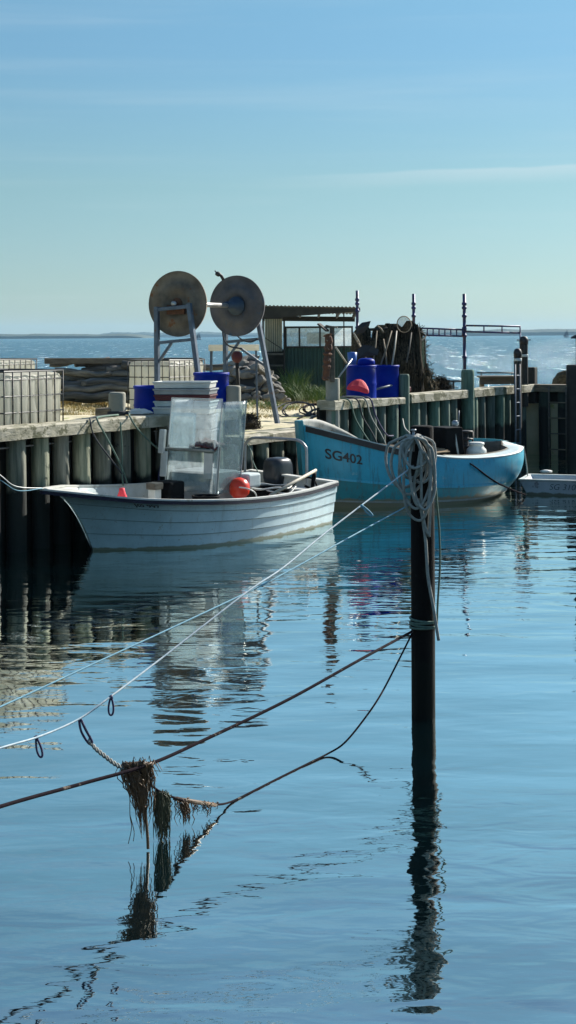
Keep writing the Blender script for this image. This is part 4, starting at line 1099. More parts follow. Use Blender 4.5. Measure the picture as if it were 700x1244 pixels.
# ---- scaffold frame of poles and lattice beams
sf = thing('scaffold_frame', V(at(564, 450, 34.8).x, 34.8, GZ), 'dark blue scaffold poles joined by lattice beams against the sea', 'scaffold')
coupler_pole(502.5, 357, 34.8, GZ - .02, 'bluepole', 'pole', sf, .036, (369, 374, 384, 398))
coupler_pole(564, 357, 34.8, GZ - .02, 'bluepole', 'pole', sf, .040, (369, 374, 384, 399, 408, 434))
coupler_pole(632, 396, 34.8, GZ - .02, 'bluepole', 'pole', sf, .018)
def lattice(xa, ya, yb, xb, yc, yd, n, name):
    mb = MB(); Y = 34.74
    mb.tube([at(xa, ya, Y), at(xb, yc, Y)], .022, 6); mb.tube([at(xa, yb, Y), at(xb, yd, Y)], .022, 6)
    for i in range(n + 1):
        f = i / n; mb.tube([at(lerp(xa, xb, f), lerp(ya, yc, f), Y), at(lerp(xa, xb, f), lerp(yb, yd, f), Y)], .017, 5)
    mb.build(name, 'bluepole', sf)
lattice(505, 398.5, 407, 562, 400.5, 408.5, 8, 'lattice_beam'); lattice(566, 395.5, 403, 632, 396.5, 404.5, 3, 'lattice_beam')
mb = MB(); pts = [at(543, 463, 33), at(575, 463, 33)]
mb.tube(pts, .02, 6)
for x in (551, 573): mb.tube([at(x, 463, 33), V(at(x, 463, 33).x, 33, GZ)], .02, 6)
mb.build('low_rail', 'tar', label='low dark pipe rail left of the round-topped post by the scaffold', cat='rail')
# wooden bench-like skid behind the wall
c = at(605, 460, 35.0); bn = thing('plank_bench', V(c.x, c.y, GZ), 'long low wooden bench of weathered boards behind the wall', 'bench')
xa_, xb_ = at(581, 460, 35).x, at(634, 460, 35).x
mb = MB(); mb.box(V((xa_ + xb_) / 2, 35, at(605, 457.5, 35).z), (xb_ - xa_, .5, .04)); mb.build('seat', 'oldwood', bn, bevel=.005)
mb = MB(); mb.box(V((xa_ + xb_) / 2, 34.9, at(605, 462.5, 35).z), (xb_ - xa_ - .06, .04, .16)); mb.build('front_board', 'oldwood', bn)
for x in (xa_ + .1, xb_ - .1):
    mb = MB(); mb.box(V(x, 35.1, (GZ + at(605, 458.5, 35).z) / 2), (.08, .3, at(605, 458.5, 35).z - GZ)); mb.build('leg', 'oldwood', bn)
mb = MB(); mb.tube([V(xa_, 35.2, at(600, 453, 35).z), V(xb_, 35.2, at(600, 453.5, 35).z)], .018, 6)
for x in (xa_ + .1, xb_ - .2): mb.tube([V(x, 35.2, at(600, 453, 35).z), V(x, 35.2, at(600, 459, 35).z)], .015, 5)
mb.build('backrest', 'tar', bn)

# ---- corner posts, ladders
def cap_post(x, ytop, Y, r, zb, label, capw, m_='darkwood', bar=True, band=None, n_='capped_post'):
    c = at(x, ytop, Y); t = thing(n_, V(c.x, c.y, zb), label, 'mooring post', 'tall dark posts in the corner')
    mb = MB(); pile_mesh(mb, V(c.x, c.y, 0), r, zb, c.z, lean=0); mb.build('pile', m_, t)
    mb = MB(); mb.lathe(V(c.x, c.y, c.z - .12), [(r * 1.05, 0), (r * 1.12, .10), (r * .8, .17), (r * .3, .19)], 16); mb.build('cap', 'tar', t)
    if bar:
        mb = MB(); mb.box(V(c.x, c.y, c.z - .02), (capw, .06, .03)); mb.build('crossbar', 'steel', t)
    if band:
        mb = MB(); mb.lathe(V(c.x, c.y, at(x, band, Y).z), [(r * 1.04, -.03), (r * 1.07, -.02), (r * 1.07, .02), (r * 1.04, .03)], 16); mb.build('band', 'whiteplastic', t)
    return t
s_ = sx(636, -.0, 430); Yc = S(s_, .35).y
cap_post(636.5, 412, Yc, .095, GZ - .05, 'tall dark post with a flat crossbar near the inner corner', .32, band=432)
cap_post(629, 427, S(sx(629, -.2), -.2).y, .085, -1.2, 'round-headed dark post with a white band in front of the wall', .1, bar=False, band=437)
c = at(646, 446, 34.6); mb = MB(); mb.box(V(c.x, c.y, (GZ + c.z) / 2), (.20, .22, c.z - GZ), WD, NW); mb.build('post_stub', 'darkwood', label='squat square dark block on the inner corner of the quay', cat='block', bevel=.02)
def ladder(pt, ax, z0, z1, wd, label, m_='bluesteel', step=.3):
    t = thing('ladder', V(pt.x, pt.y, z0), label, 'ladder')
    for k in (-1, 1):
        mb = MB(); mb.tube([pt + ax * wd / 2 * k + UP * z0, pt + ax * wd / 2 * k + UP * z1], .018, 6); mb.build('rail', m_, t)
    mb = MB(); z = z0 + .1
    while z < z1 - .05:
        mb = MB(); mb.tube([pt + ax * -wd / 2 + UP * z, pt + ax * wd / 2 + UP * z], .014, 6); mb.build('rung', m_, t); z += step
p = S(sx(629, -.32, 500), -.32); ladder(V(p.x, p.y, 0), WD, -.3, 2.15, .26, 'narrow steel ladder fixed to the long wall under the white-banded post', 'bluesteel')
p = gr(660, 471, CZ - .02); p = S(18.05, -.62); ladder(V(p.x, p.y, 0), NW, -.3, 1.6, .42, 'ladder hanging on the shaded cross wall', 'oldwood', .36)
pr = S(18.25, 0); uu = uv(697, 455)[0] / F
tq = (uu * S(18.25, 0).y - S(18.25, 0).x) / (NW.x - uu * NW.y)
p = S(18.2, -tq); mb = MB(); pile_mesh(mb, V(p.x, p.y, 0), .15, -1.3, at(697, 443, p.y).z, lean=0); mb.build('mooring_post', 'darkwood', label='stout dark post on the cross wall at the right edge', cat='mooring post')
c = gr(709.5, 606, 0); t = thing('capped_post', c, 'tall dark mooring post at the very edge of the picture, its cap tip showing', 'mooring post', 'tall dark posts in the corner')
zt_ = at(709, 407, c.y).z
mb = MB(); pile_mesh(mb, c, .125, -1.5, zt_ - .02, lean=0); mb.build('pile', 'harbour_post', t)
mb = MB(); mb.lathe(V(c.x, c.y, zt_ - .06), [(.205, 0), (.20, .03), (.10, .08), (.02, .10)], 20); mb.build('cap', 'tar', t)

# ---- nets on the drying rack
nr = thing('net_rack', V(at(470, 460, 30).x, 30.6, GZ), 'rack hung with dark fishing nets behind the blue barrels', 'net rack')
mb = MB(); Yn = 30.8
for x in (437, 505):
    c = at(x, 399, Yn); mb.tube([V(c.x, Yn, GZ - .02), c], .03, 6)
mb.tube([at(435, 401, Yn), at(508, 398, Yn)], .03, 8); mb.build('rack_frame', 'darkwood', nr)
for k in range(17):
    x = 436 + k * 4.3 + rnd.uniform(-1, 1); c = at(x, 400 + rnd.uniform(-6, 6) + (6 if 2 < k < 6 else 0) - (4 if k > 12 else 0), Yn + rnd.uniform(-.28, .18)); bot = GZ + rnd.uniform(.05, .5)
    wd_ = rnd.uniform(.12, .22); sd = rnd.uniform(0, 50); mb = MB(); n, mrow = 12, 16
    def Pn(i, j):
        a = 2 * math.pi * i / n; f = j / (mrow - 1); z = lerp(c.z + .03, bot, f)
        fl = wd_ * (.45 + .6 * math.sin(min(1, f * 1.6) * math.pi / 2)) * (1 + .5 * noise.noise(V(math.cos(a) * 1.5 + sd, math.sin(a) * 1.5, z * 2.5))) * (.55 if f == 0 or f == 1 else 1)
        return V(c.x + math.cos(a) * fl * (1 + .35 * math.sin(5 * a + sd)) + .05 * noise.noise(V(sd, 0, z * 2)), c.y + math.sin(a) * fl * .8, z)
    mb.grid(Pn, n, mrow, False, True); mb.add([Pn(i, 0) for i in range(n)], [tuple(range(n))]); mb.build('net_drape', 'net' if k % 3 else 'brownnet', nr)
def bush(c, rx, ry, rz, n, seed, m_, name, label, cat, parent=None, fl=.05, thick=.004):
    """tangle of net and twine: many short bent strands through a mound"""
    r_ = random.Random(seed); mb = MB()
    def core(i, j):
        a = 2 * math.pi * i / 20; b = math.pi / 2 * j / 9
        k = 1 + .28 * noise.noise(V(math.cos(a) * 1.6 + seed, math.sin(a) * 1.6, b * 2)) + .12 * noise.noise(V(math.cos(a) * 5, math.sin(a) * 5 + seed, b * 6))
        return c + V(math.cos(b) * math.cos(a) * rx * k * .85, math.cos(b) * math.sin(a) * ry * k * .85, math.sin(b) * rz * k * .9)
    mb.grid(core, 20, 10, False, True)
    for q in range(n):
        a = r_.uniform(0, 6.28); b = r_.uniform(.0, 1.5); k = r_.uniform(.75, 1.05)
        p = c + V(math.cos(b) * math.cos(a) * rx * k, math.cos(b) * math.sin(a) * ry * k, math.sin(b) * rz * k)
        t = V(r_.uniform(-1, 1), r_.uniform(-1, 1), r_.uniform(-.8, .8)) * fl; u = V(r_.uniform(-1, 1), r_.uniform(-1, 1), r_.uniform(-.5, .7)) * fl
        mb.tube([p - t, p + u * .6, p + t], thick, 3, smooth=False)
    return mb.build(name, m_, parent, label=label, cat=cat)
c = at(510, 470, 31.6); c.z = GZ; bush(c, .25, .3, at(510, 398, 31.6).z - GZ, 260, 5, 'brownnet', 'net_bundle', 'tall brown bundle of net at the right end of the rack', 'net', fl=.10, thick=.007)
c = at(518, 470, 31.5); c.z = GZ; bush(c, .30, .35, .95, 240, 6, 'brownnet', 'net_heap', 'rounded olive heap of net beside the tall brown bundle', 'net', fl=.08, thick=.006)
c = at(536, 470, 32.2); c.z = GZ; bush(c, .42, .4, at(536, 459, 32.2).z - GZ, 600, 9, 'net', 'net_heap', 'low dark brushy heap of net above the cap timber', 'net', fl=.09, thick=.006)
# fish trap hoops
def trap(pts, rad, name, label, m_='netting', ax=V(0, 1, 0)):
    t = thing(name, Vector(pts[0]), label, 'fish trap')
    for p, r in zip(pts, rad):
        mb = MB(); mb.tube([p + V(math.cos(a) * r, math.sin(a) * r * .35, math.sin(a) * r * 1.15) for a in [i * 2 * math.pi / 28 for i in range(28)]], .010, 5, closed=True); mb.build('hoop', 'tan' if len(pts) < 2 else 'darkwood', t)
    return t
t1 = trap([at(491, 394, 30.4)], [.145], 'hoop_trap', 'round hooped fish trap standing on top of the nets')
mb = MB(); c = at(491, 394, 30.4)
for i in range(-6, 7):
    q = i / 7 * .14; hq = math.sqrt(max(0, .145 ** 2 - q * q)); mb.tube([c + V(q, 0, -hq * 1.15), c + V(q, .03, 0), c + V(q, 0, hq * 1.15)], .0035, 3); mb.tube([c + V(-hq, 0, q * 1.15), c + V(hq, 0, q * 1.15)], .0035, 3)
mb.build('mesh', 'brownnet', t1)
t2 = thing('net_trap', at(512, 430, 31), 'tall pale netting trap with a frame right of the nets', 'fish trap')
mb = MB(); p = [at(505, 410, 31), at(516.5, 409, 31), at(517, 446, 31), at(506, 450, 31)]
mb.tube(p, .014, 6, closed=True); mb.tube(spline([at(505, 403, 31), at(512, 404, 31), at(517, 409, 31), at(509, 416, 30.8), at(505, 415, 31)], 5), .02, 6); mb.build('frame', 'darkwood', t2)
mb = MB(); mb.add(p, [(0, 1, 2, 3)]); mb.build('netting', 'netting', t2, solid=.004)
# flag-like black cloths on sticks
def flagp(pts, Y, name, label, m_='tar', cat='cloth', th=.012):
    mb = MB(); P_ = [at(x, y, Y + .05 * noise.noise(V(x * .3, y * .3, 0))) for x, y in pts]
    c = sum(P_, V(0, 0, 0)) / len(P_); n = len(P_); vs = P_ + [c + V(0, -.05, 0)]
    mb.add(vs, [(i, (i + 1) % n, n) for i in range(n)]); return mb.build(name, m_, label=label, cat=cat, solid=th)
flagp([(434, 397), (440, 392), (450.5, 390), (448, 397), (442, 404), (433, 406)], 29.6, 'black_cloth', 'pointed black cloth flag at the top left of the nets')
flagp([(434, 425), (441, 419), (452, 420), (460, 425), (459, 431), (446, 433), (434, 436)], 28.9, 'black_cloth', 'black cloth draped above the blue barrels')
def stick(p, q, r, m_, label, name='stick'):
    mb = MB(); mb.tube([p, p.lerp(q, .5) + V(.01, 0, .01), q], [r, r * .9, r * .75], 7); mb.build(name, m_, label=label, cat='stick', group='sticks standing among the nets')
for k, (x0, y0, x1, y1, m_) in enumerate([(452, 452, 458, 402, 'oldwood'), (462, 445, 476, 402, 'oldwood'), (470, 446, 466, 412, 'oldwood'), (476, 446, 482, 402, 'pole_pale'), (447, 440, 430, 408, 'tan'), (430, 405, 441, 426, 'pole_pale'), (466, 404, 459, 396, 'oldwood'), (494, 440, 500, 404, 'oldwood')]):
    stick(at(x0, y0, 28.8 + .08 * k), at(x1, y1, 29.2 + .08 * k), .018, m_, 'thin stick standing among the dark nets')
# red cloth
mb = MB(); P_ = [(420, 471), (427, 462), (438, 459), (445, 464.5), (450, 476), (448, 480), (440, 476.5), (430, 474.5), (421, 474)]
cY = 27.45
vs = [at(x, y, cY + (.16 if y < 468 else -.03)) for x, y in P_]; cc_ = at(435, 468, cY + .02)
n = len(vs); mb.add(vs + [cc_], [(i, (i + 1) % n, n) for i in range(n)]); mb.build('red_cloth', 'red', label='bright red cloth draped before the blue barrels', cat='cloth', solid=.03, sub=1)
mb = MB(); a_, b_ = at(466, 476, S(sx(466, .4), .4).y), at(492, 470, S(sx(492, .35), .35).y); mb.box((a_ + b_) / 2 - UP * .04, ((b_ - a_).length, .3, .10), (b_ - a_), None); mb.build('red_box', 'darkred', label='low dark red box beside the round-topped green post', cat='box', bevel=.02)
a_, b_ = at(452, 474, S(sx(452, .2), .2).y), at(492, 464, S(sx(492, .15), .15).y); mb = MB(); mb.tube([a_, b_], .022, 8); mb.build('pipe', 'bluesteel', label='grey pipe slanting up to the round-topped green post', cat='pipe')

# ---- stake with the orange thing, braces
Yk = 26.4
mb = MB(); mb.beam(at(404, 464, Yk), at(403.5, 396, Yk), .085, .06, up=V(0, 1, 0)); mb.build('stake', 'oldwood', label='upright weathered plank behind the broad pale post', cat='stake', bevel=.006)
mb = MB(); pts = [at(396, 462, Yk - .06), at(397, 445, Yk - .08), at(398, 430, Yk - .06), at(399.5, 415, Yk - .08), at(398, 406, Yk - .06)]
mb.tube(spline(pts, 5), [.05 + .028 * abs(math.sin(i * 1.1)) + .014 * math.sin(i * 2.7) for i in range(21)], 9, smooth=False); mb.build('orange_fender', 'orange', label='crumpled rusty orange strip tied along the upright plank', cat='strap')
mb = MB(); mb.beam(at(387.5, 393.5, Yk), at(398, 402, Yk - .1), .10, .03); mb.build('board', 'darkwood', label='dark pointed board jutting left from the top of the plank', cat='board')
mb = MB(); mb.beam(at(396, 395.5, Yk), at(410, 398, Yk - .05), .06, .025); mb.build('board', 'oldwood', label='thin flat board lying across the top of the plank', cat='board')
mb = MB(); mb.tube([at(408, 422, Yk + 1), at(421, 441, Yk + 1.2)], .018, 6); mb.build('brace_stick', 'pole_pale', label='pale stick slanting down right behind the upright plank', cat='stick')
mb = MB(); mb.tube([at(411, 459, Yk + .9), at(428, 436, Yk + 1.2)], .018, 6); mb.build('brace_stick', 'steel', label='grey stick slanting up toward the left blue barrel', cat='stick')

# ---- wire loops, net lump, ropes over the low wall
def hank(c, rx, ry, n, m_, name, label, r=.012, tilt=.4, seed=1):
    r_ = random.Random(seed); mb = MB(); pts = []
    for k in range(n * 16):
        a = k / 16 * 2 * math.pi; j = 1 + .14 * math.sin(a * .37 + seed) + .08 * math.sin(a * 1.7)
        pts.append(c + V(math.cos(a) * rx * j + .05 * math.sin(a * .21), math.sin(a) * ry * j * math.cos(tilt), max(.015, .03 + ry * .25 * (1 + math.sin(a)) * math.sin(tilt) + .02 * math.sin(a * .9 + seed))))
    mb.tube(pts, r, 5); return mb.build(name, m_, label=label, cat='rope')
c = gr(360, 505, GZ + .02); hank(V(c.x, c.y, GZ), .33, .9, 3, 'darkrope', 'hose_coil', 'loose dark hose coil on the sandy ground', .014, .5, 2)
c = gr(383, 503, GZ + .02); hank(V(c.x, c.y, GZ), .26, .7, 4, 'brownrope', 'rope_coil', 'tangled brown rope coil left of the broad pale post', .013, .5, 5)
c = gr(303, 521, GZ); bush(V(c.x, c.y, GZ - .02), .20, .32, .26, 260, 12, 'net', 'net_heap', 'small dark bundle with pale scraps at the start of the low wall', 'net', fl=.07, thick=.007)
for k, (x0, y0, x1, y1) in enumerate([(362, 509, 398, 494), (370, 514, 396, 503), (378, 508, 410, 500)]):
    a_, b_ = gr(x0, y0, GZ + .03), gr(x1, y1, GZ + .1); mb = MB(); mb.tube([a_, a_.lerp(b_, .5) + UP * .05, b_], .022, 6); mb.build('branch', 'log', label='grey branch lying on the ground by the rope coils', cat='branch', group='branches by the rope coils')

# dark low box by first post
c = at(127, 497, 21.6); mb = MB(); mb.box(V(c.x + .02, c.y + .2, GZ + .28), (.22, .3, .56), WD, NW); mb.build('block', 'oldwood', label='low brown wooden block left of the pale post by the left edge', cat='block', bevel=.02)
# ------------------------------------------------------------------ plants on the quay
def blades(name, m_, spots, label, n, hmin, hmax, wd, seed):
    r_ = random.Random(seed); mb = MB()
    for k in range(n):
        cx, cy, sr, hk = r_.choice(spots)
        a = r_.uniform(0, 6.28); q = sr * math.sqrt(r_.random()); x, y = cx + math.cos(a) * q, cy + math.sin(a) * q * 1.6
        h = r_.uniform(hmin, hmax) * hk; z = gh(x, y) - .02; ln = V(r_.gauss(0, .3), r_.gauss(0, .3), 1)
        b = V(x, y, z); w_ = V(math.cos(a + 1), math.sin(a + 1), 0) * wd * r_.uniform(.6, 1.2)
        m1 = b + ln * h * .55; tp = b + V(ln.x * 1.7, ln.y * 1.7, .95) * h
        mb.add([b - w_, b + w_, m1 + w_ * .7, m1 - w_ * .7, tp], [(0, 1, 2, 3), (3, 2, 4)])
    return mb.build(name, m_, kind='stuff', label=label)
def sp_(pts): return [(gr(x, y, GZ).x, gr(x, y, GZ).y, r, h) for x, y, r, h in pts]
blades('dry_grass', 'dryleaf', sp_([(84, 490, .4, 1.6), (92, 486, .5, 1.8), (78, 494, .4, 1), (110, 488, .5, 1.2), (124, 494, .4, .8), (100, 496, .6, .5), (90, 500, .5, .4), (115, 500, .6, .35), (80, 505, .5, .35), (130, 506, .5, .3), (320, 500, .8, .4), (350, 494, .9, .4), (310, 508, .5, .3), (375, 490, .8, .5)]), 'straw coloured grass tufts on the quay', 5200, .12, .34, .008, 3)
blades('green_grass', 'greenleaf', sp_([(118, 487, .5, 1.3), (128, 488, .4, 1.2), (300, 490, .4, 1.1), (312, 487, .5, 1.2), (325, 486, .4, 1.2), (340, 486, .5, 1.3), (356, 484, .3, 1.8), (352, 487, .5, 1), (372, 487, .5, .9), (385, 489, .5, .8), (395, 486, .4, .9), (420, 480, .4, .6), (330, 497, .6, .4)]), 'green grass and weeds at the foot of the shelter', 6500, .16, .50, .010, 4)
blades('wall_weed', 'greenleaf', [(S(s, .15).x, S(s, .15).y, .12, .5) for s in (SB + .5, SB + .9, SB + 1.6, SB + 2.2)], 'thin weeds on the cap timber beside the red cloth', 10, .02, .05, .005, 5)

# ------------------------------------------------------------------ the near mooring post and its lines
pc = at(515, 871, 1800 * H / uv(515, 871)[1]); pc.z = 0; YP = pc.y
pr_ = .0865
mb = MB(); pile_mesh(mb, pc, pr_, -1.6, at(515, 517, YP).z, n=22, dome=.012, lean=0)
mb.build('mooring_post', 'harbour_post', label='slender black post standing in the water in the foreground with coiled rope', cat='mooring post')
def PP(x, y, dy=0): return at(x, y, YP + dy)
nail = PP(502, 527, -.10)
mb = MB(); mb.tube([PP(502.5, 548, -.08), PP(502.5, 523.5, -.115)], .010, 8); mb.lathe(PP(502.5, 523.5, -.115), [(.02, 0), (.02, .012)], 10); mb.build('rope_peg', 'steel', label='small metal peg at the top of the black post holding the coil', cat='peg')
# hanging coil: one long line wound in uneven loops
r_ = random.Random(21); pts = []
loops = [q for k_, q in enumerate([(487, 560, 27, 32, -.10), (492, 565, 24, 34, -.13), (497, 562, 30, 36, -.12), (500, 572, 22, 44, -.15), (508, 556, 22, 30, -.14), (505, 580, 20, 54, -.16), (512, 562, 20, 36, -.12), (494, 556, 16, 26, -.17), (511, 572, 18, 44, -.17), (516, 577, 15, 42, -.14), (500, 548, 18, 20, -.19), (514, 590, 14, 28, -.18)]) if k_ not in (6, 9, 2)]
for k, (cx, cy, rx, ry, dy) in enumerate(loops):
    cx += 5 if cx < 503 else 2; rx *= .86
    a0 = -math.pi / 2
    for i in range(22):
        a = a0 + i / 22 * 2 * math.pi
        wx = cx + rx * math.cos(a) * (1 + .06 * math.sin(2 * a + k)); wy = cy + ry * math.sin(a) * (1 + .05 * math.cos(3 * a + k))
        if a < a0 + .6 or a > a0 + 5.7: wx = lerp(wx, 503 + k * .9, .5); wy = lerp(wy, 530 + .7 * k, .5)
        pts.append(PP(wx, wy, dy + .03 * math.sin(a * 2 + k)))
pts += [PP(512, 600, -.16), PP(513, 620, -.15), PP(516.5, 640, -.14), PP(522, 652, -.13)]
mb = MB(); sm_ = spline(pts, 2); mb.tube(sm_, .0108, 8); mb.build('coiled_rope', 'rope', label='thick grey rope hung in loops on the black post', cat='rope')
mb = MB(); mb.tube(spline([PP(508, 606, -.13), PP(511, 615, -.13), PP(517, 655, -.12), PP(520, 700, -.11), PP(527, 740, -.10), PP(533, 778, -.09)], 8), .0115, 8)
mb.build('hanging_rope', 'rope', label='grey rope tail hanging in front of the black post', cat='rope')
mb = MB(); mb.tube(spline([PP(520, 610, -.11), PP(524, 575, -.11), PP(529, 590, -.09), PP(531, 612, -.08), PP(534, 650, -.05), PP(534.5, 690, -.03), PP(532, 730, -.04), PP(531, 758, -.06)], 8), .008, 7)
mb.build('hanging_rope', 'greenrope', label='thin rope hanging down beside the right edge of the black post', cat='rope')
mb = MB(); mb.tube(spline([PP(521, 560, -.13), PP(523, 600, -.13), PP(522, 630, -.12), PP(521, 652, -.11)], 8), .0125, 8); mb.build('hanging_rope', 'rope', label='short thick rope end hanging just below the coil', cat='rope')
mb = MB(); wp = []
for k in range(4 * 24):
    a = k / 24 * 2 * math.pi; z = lerp(PP(515, 750).z, PP(515, 762).z, k / 96) + .012 * math.sin(a * .5 + 1)
    wp.append(V(pc.x + math.cos(a) * (pr_ + .010), pc.y + math.sin(a) * (pr_ + .010), z))
mb.tube(wp, .0085, 7); mb.build('rope_lashing', 'greenrope', label='pale green rope lashed round the black post at half height', cat='rope')

def line(name, pts, r, m_, label, n=7):
    mb = MB(); mb.tube(pts, r, n); return mb.build(name, m_, label=label, cat='rope', group='mooring lines across the basin')
def seg(pts): return spline(pts, 10)
# two pale lines running from the post to the left
YL = 7.36
LA = seg([PP(500, 612, -.05), at(430, 650, 10.03), at(345, 697, 9.35), at(300, 720, 9.02), at(200, 767, 8.42), at(130, 799, 8.05), at(0, 859, 7.4), at(-180, 938, 6.6)])
line('mooring_rope', LA, .0052, 'bluerope', 'upper pale blue line running from the black post to the left edge')
LB = seg([PP(502, 566, -.10), at(480, 583, 10.5), at(400, 644, 9.8), at(345, 689, 9.33), at(300, 719.5, 8.98), at(200, 797, 8.42), at(135, 846, 8.02), at(97, 873, 7.86), at(50, 894, 7.62), at(0, 909, 7.36), at(-150, 955, 6.7)])
line('mooring_rope', LB, .0055, 'whiterope', 'white blue line crossing below the other, with small dark loops hanging from it')
LC = seg([PP(501, 767, -.06), at(440, 800, 9.9), at(350, 850, 9.2), at(250, 898, 8.55), at(180, 929, 8.1), at(100, 952, 7.7), at(0, 980, 7.13), at(-150, 1030, 6.3)])
line('mooring_rope', LC, .0098, 'brownrope', 'thick dark brown line carrying the seaweed, running to the left edge', 9)
c1 = gr(398, 918, 0.0)
LD = seg([PP(501, 769, -.02), PP(484, 803, -.1), at(462, 845, 10.3), at(440, 877, 10.1), at(418, 903, 9.95), V(c1.x, c1.y, .012), V(gr(375, 928, 0).x, gr(375, 928, 0).y, .004), V(gr(340, 945, 0).x, gr(340, 945, 0).y, .002), V(gr(305, 963, 0).x, gr(305, 963, 0).y, .003), V(gr(280, 976, 0).x, gr(280, 976, 0).y, .008), at(262, 977.5, 8.7), at(240, 976, 8.55), at(215, 970, 8.35), at(195, 962, 8.22), at(180, 950, 8.12), at(168, 936, 8.05)])
line('slack_rope', LD, .0065, 'brownrope', 'slack dark rope dipping into the water between the post and the seaweed', 8)
# chain-like link between the white line and the brown one
pz = [at(97, 874, 7.86), at(101, 886, 7.88), at(108, 899, 7.92)]
mb = MB(); mb.tube(seg([at(96, 874, 7.86), at(99, 889, 7.9), at(108, 903, 7.94), at(112, 901, 7.94), at(104, 886, 7.9), at(98.5, 874, 7.86)]), .007, 6); mb.build('rope_loop', 'purplerope', label='long dark loop from the white line down to the braided link', cat='rope')
mb = MB(); ps = seg([at(108, 899, 7.93), at(116, 909, 7.96), at(128, 919, 8.0), at(140, 928, 8.03), at(152, 934, 8.06)])
for ph_ in (0, math.pi):
    tw = [p + V(0, .012 * math.cos(i * .9 + ph_), .009 * math.sin(i * .9 + ph_)) for i, p in enumerate(ps)]; mb.tube(tw, .006, 6)
mb.build('braided_link', 'rope', label='twisted pale and dark rope link leading into the seaweed', cat='rope')
def small_loop(x, y, Y, hgt, wd_, label, m_='purplerope', lean=0):
    mb = MB(); P_ = [at(x + math.sin(a) * wd_ * (math.sin(a / 2)) + lean * (1 - math.cos(a)) / 2, y + hgt * (1 - math.cos(a)) / 2, Y) for a in [i / 20 * 2 * math.pi for i in range(20)]]
    mb.tube(P_, .006, 6, closed=True); mb.tube([at(x - 1, y - 1, Y), at(x + 1, y + 3, Y)], .011, 6); mb.build('rope_loop', m_, label=label, cat='rope', group='small loops hanging from the white line')
small_loop(135, 846, 8.02, 23, 4, 'small dark loop hanging from the white line above the seaweed')
small_loop(44, 895, 7.6, 25, 4, 'small dark loop hanging from the white line nearest the left edge', lean=6)
small_loop(440, 614, 10.1, 13, 3, 'tiny blue and white loop hanging from the white line before the blue boat', 'bluerope', lean=12)

# ------------------------------------------------------------------ seaweed on the lines
def weed(name, top, n, ln, spread, m_, label, seed, taper=.3, r=.0035, zmin=.0):
    r_ = random.Random(seed); mb = MB(); mb.tube([top[0], top[1]], .012, 6)
    for k in range(n):
        f = r_.random(); p = top[0].lerp(top[1], f) + V(r_.uniform(-.02, .02), r_.uniform(-.025, .025), r_.uniform(-.015, .015))
        l = ln(f) * (.25 + .8 * r_.random() ** 1.3); ctr = top[0].lerp(top[1], .55)
        pts = [p]; q = p.copy(); dx, dy = r_.gauss(0, spread), r_.gauss(0, spread)
        for i in range(1, 7):
            g = i / 6
            pts.append(V(lerp(p.x, ctr.x + .02, taper * g) + dx * math.sin(g * 2.5) + r_.uniform(-.009, .009), lerp(p.y, ctr.y, taper * g) + dy * math.sin(g * 2.5), max(zmin + .003, p.z - l * g)))
        mb.tube(pts, [r] * 5 + [r * .7, r * .3], 4, smooth=False)
    return mb.build(name, m_, label=label, cat='seaweed', group='seaweed hanging on the mooring lines')
weed('seaweed_clump', (at(150, 930, 8.06), at(184, 929, 8.1)), 230, lambda f: .44 * (1 - abs(f - .55) * 1.1), .022, 'weed', 'thick brown clump of seaweed hanging where the two lines meet', 1, taper=.75, r=.0036)
weed('seaweed_clump', (at(190, 962, 8.2), at(204, 966, 8.28)), 170, lambda f: .30, .010, 'weedgreen', 'narrow dark green curtain of seaweed on the slack rope', 2, taper=.1)
weed('seaweed_clump', (at(221, 973, 8.4), at(229, 975, 8.48)), 42, lambda f: .14, .008, 'weed', 'small dark tuft of seaweed in the middle of the sagging rope', 3, taper=.3)
weed('seaweed_clump', (at(212, 970, 8.35), at(262, 978, 8.7)), 44, lambda f: .12 * (1.3 - f), .006, 'weed', 'sparse thin strands of seaweed along the lowest part of the rope', 4, taper=.02, r=.003)
mb = MB(); mb.tube(seg([at(176, 985, 8.08), at(178, 1000, 8.08), at(179.5, 1020, 8.08), at(181, 1040, 8.08)]), [.010] * 31, 6) if False else mb.tube(spline([at(176, 980, 8.08), at(178, 1000, 8.08), at(179.5, 1018, 8.08), V(at(180, 1030, 8.08).x, 8.08, .01)], 6), .009, 6)
mb.build('weed_strand', 'weed', label='single long strand dropping from the thick seaweed clump to the water', cat='seaweed')
mb = MB(); mb.tube(spline([at(158, 960, 8.05), at(158, 990, 8.05), at(160, 1005, 8.05), at(156, 1025, 8.05)], 5), .0028, 4); mb.tube(spline([at(158, 990, 8.05), at(163, 1010, 8.05), at(162, 1022, 8.05)], 5), .0026, 4)
mb.build('weed_strand', 'weed', label='forked thin strand hanging left of the thick seaweed clump', cat='seaweed')

# loose tangle of weed thrown over the crossing of the lines
r_ = random.Random(9); mb = MB(); q0 = at(168, 930, 8.08); core_ = [at(150, 931, 8.06), at(168, 929, 8.08), at(186, 930, 8.1)]; mb.tube(core_, .02, 7)
for k in range(60):
    a = r_.uniform(0, 6.28); p = core_[0].lerp(core_[2], r_.random()); ln_ = r_.uniform(.03, .075)
    d = V(r_.gauss(0, 1), r_.gauss(0, .7), r_.gauss(.1, .6)).normalized() * ln_
    mb.tube([p, p + d * .6 + V(0, 0, .012), p + d + V(0, 0, -ln_ * .5)], [.004, .003, .0015], 4, smooth=False)
mb.build('seaweed_tangle', 'weed', label='bushy knot of seaweed wrapped over the crossing of the brown line and braided link', cat='seaweed')

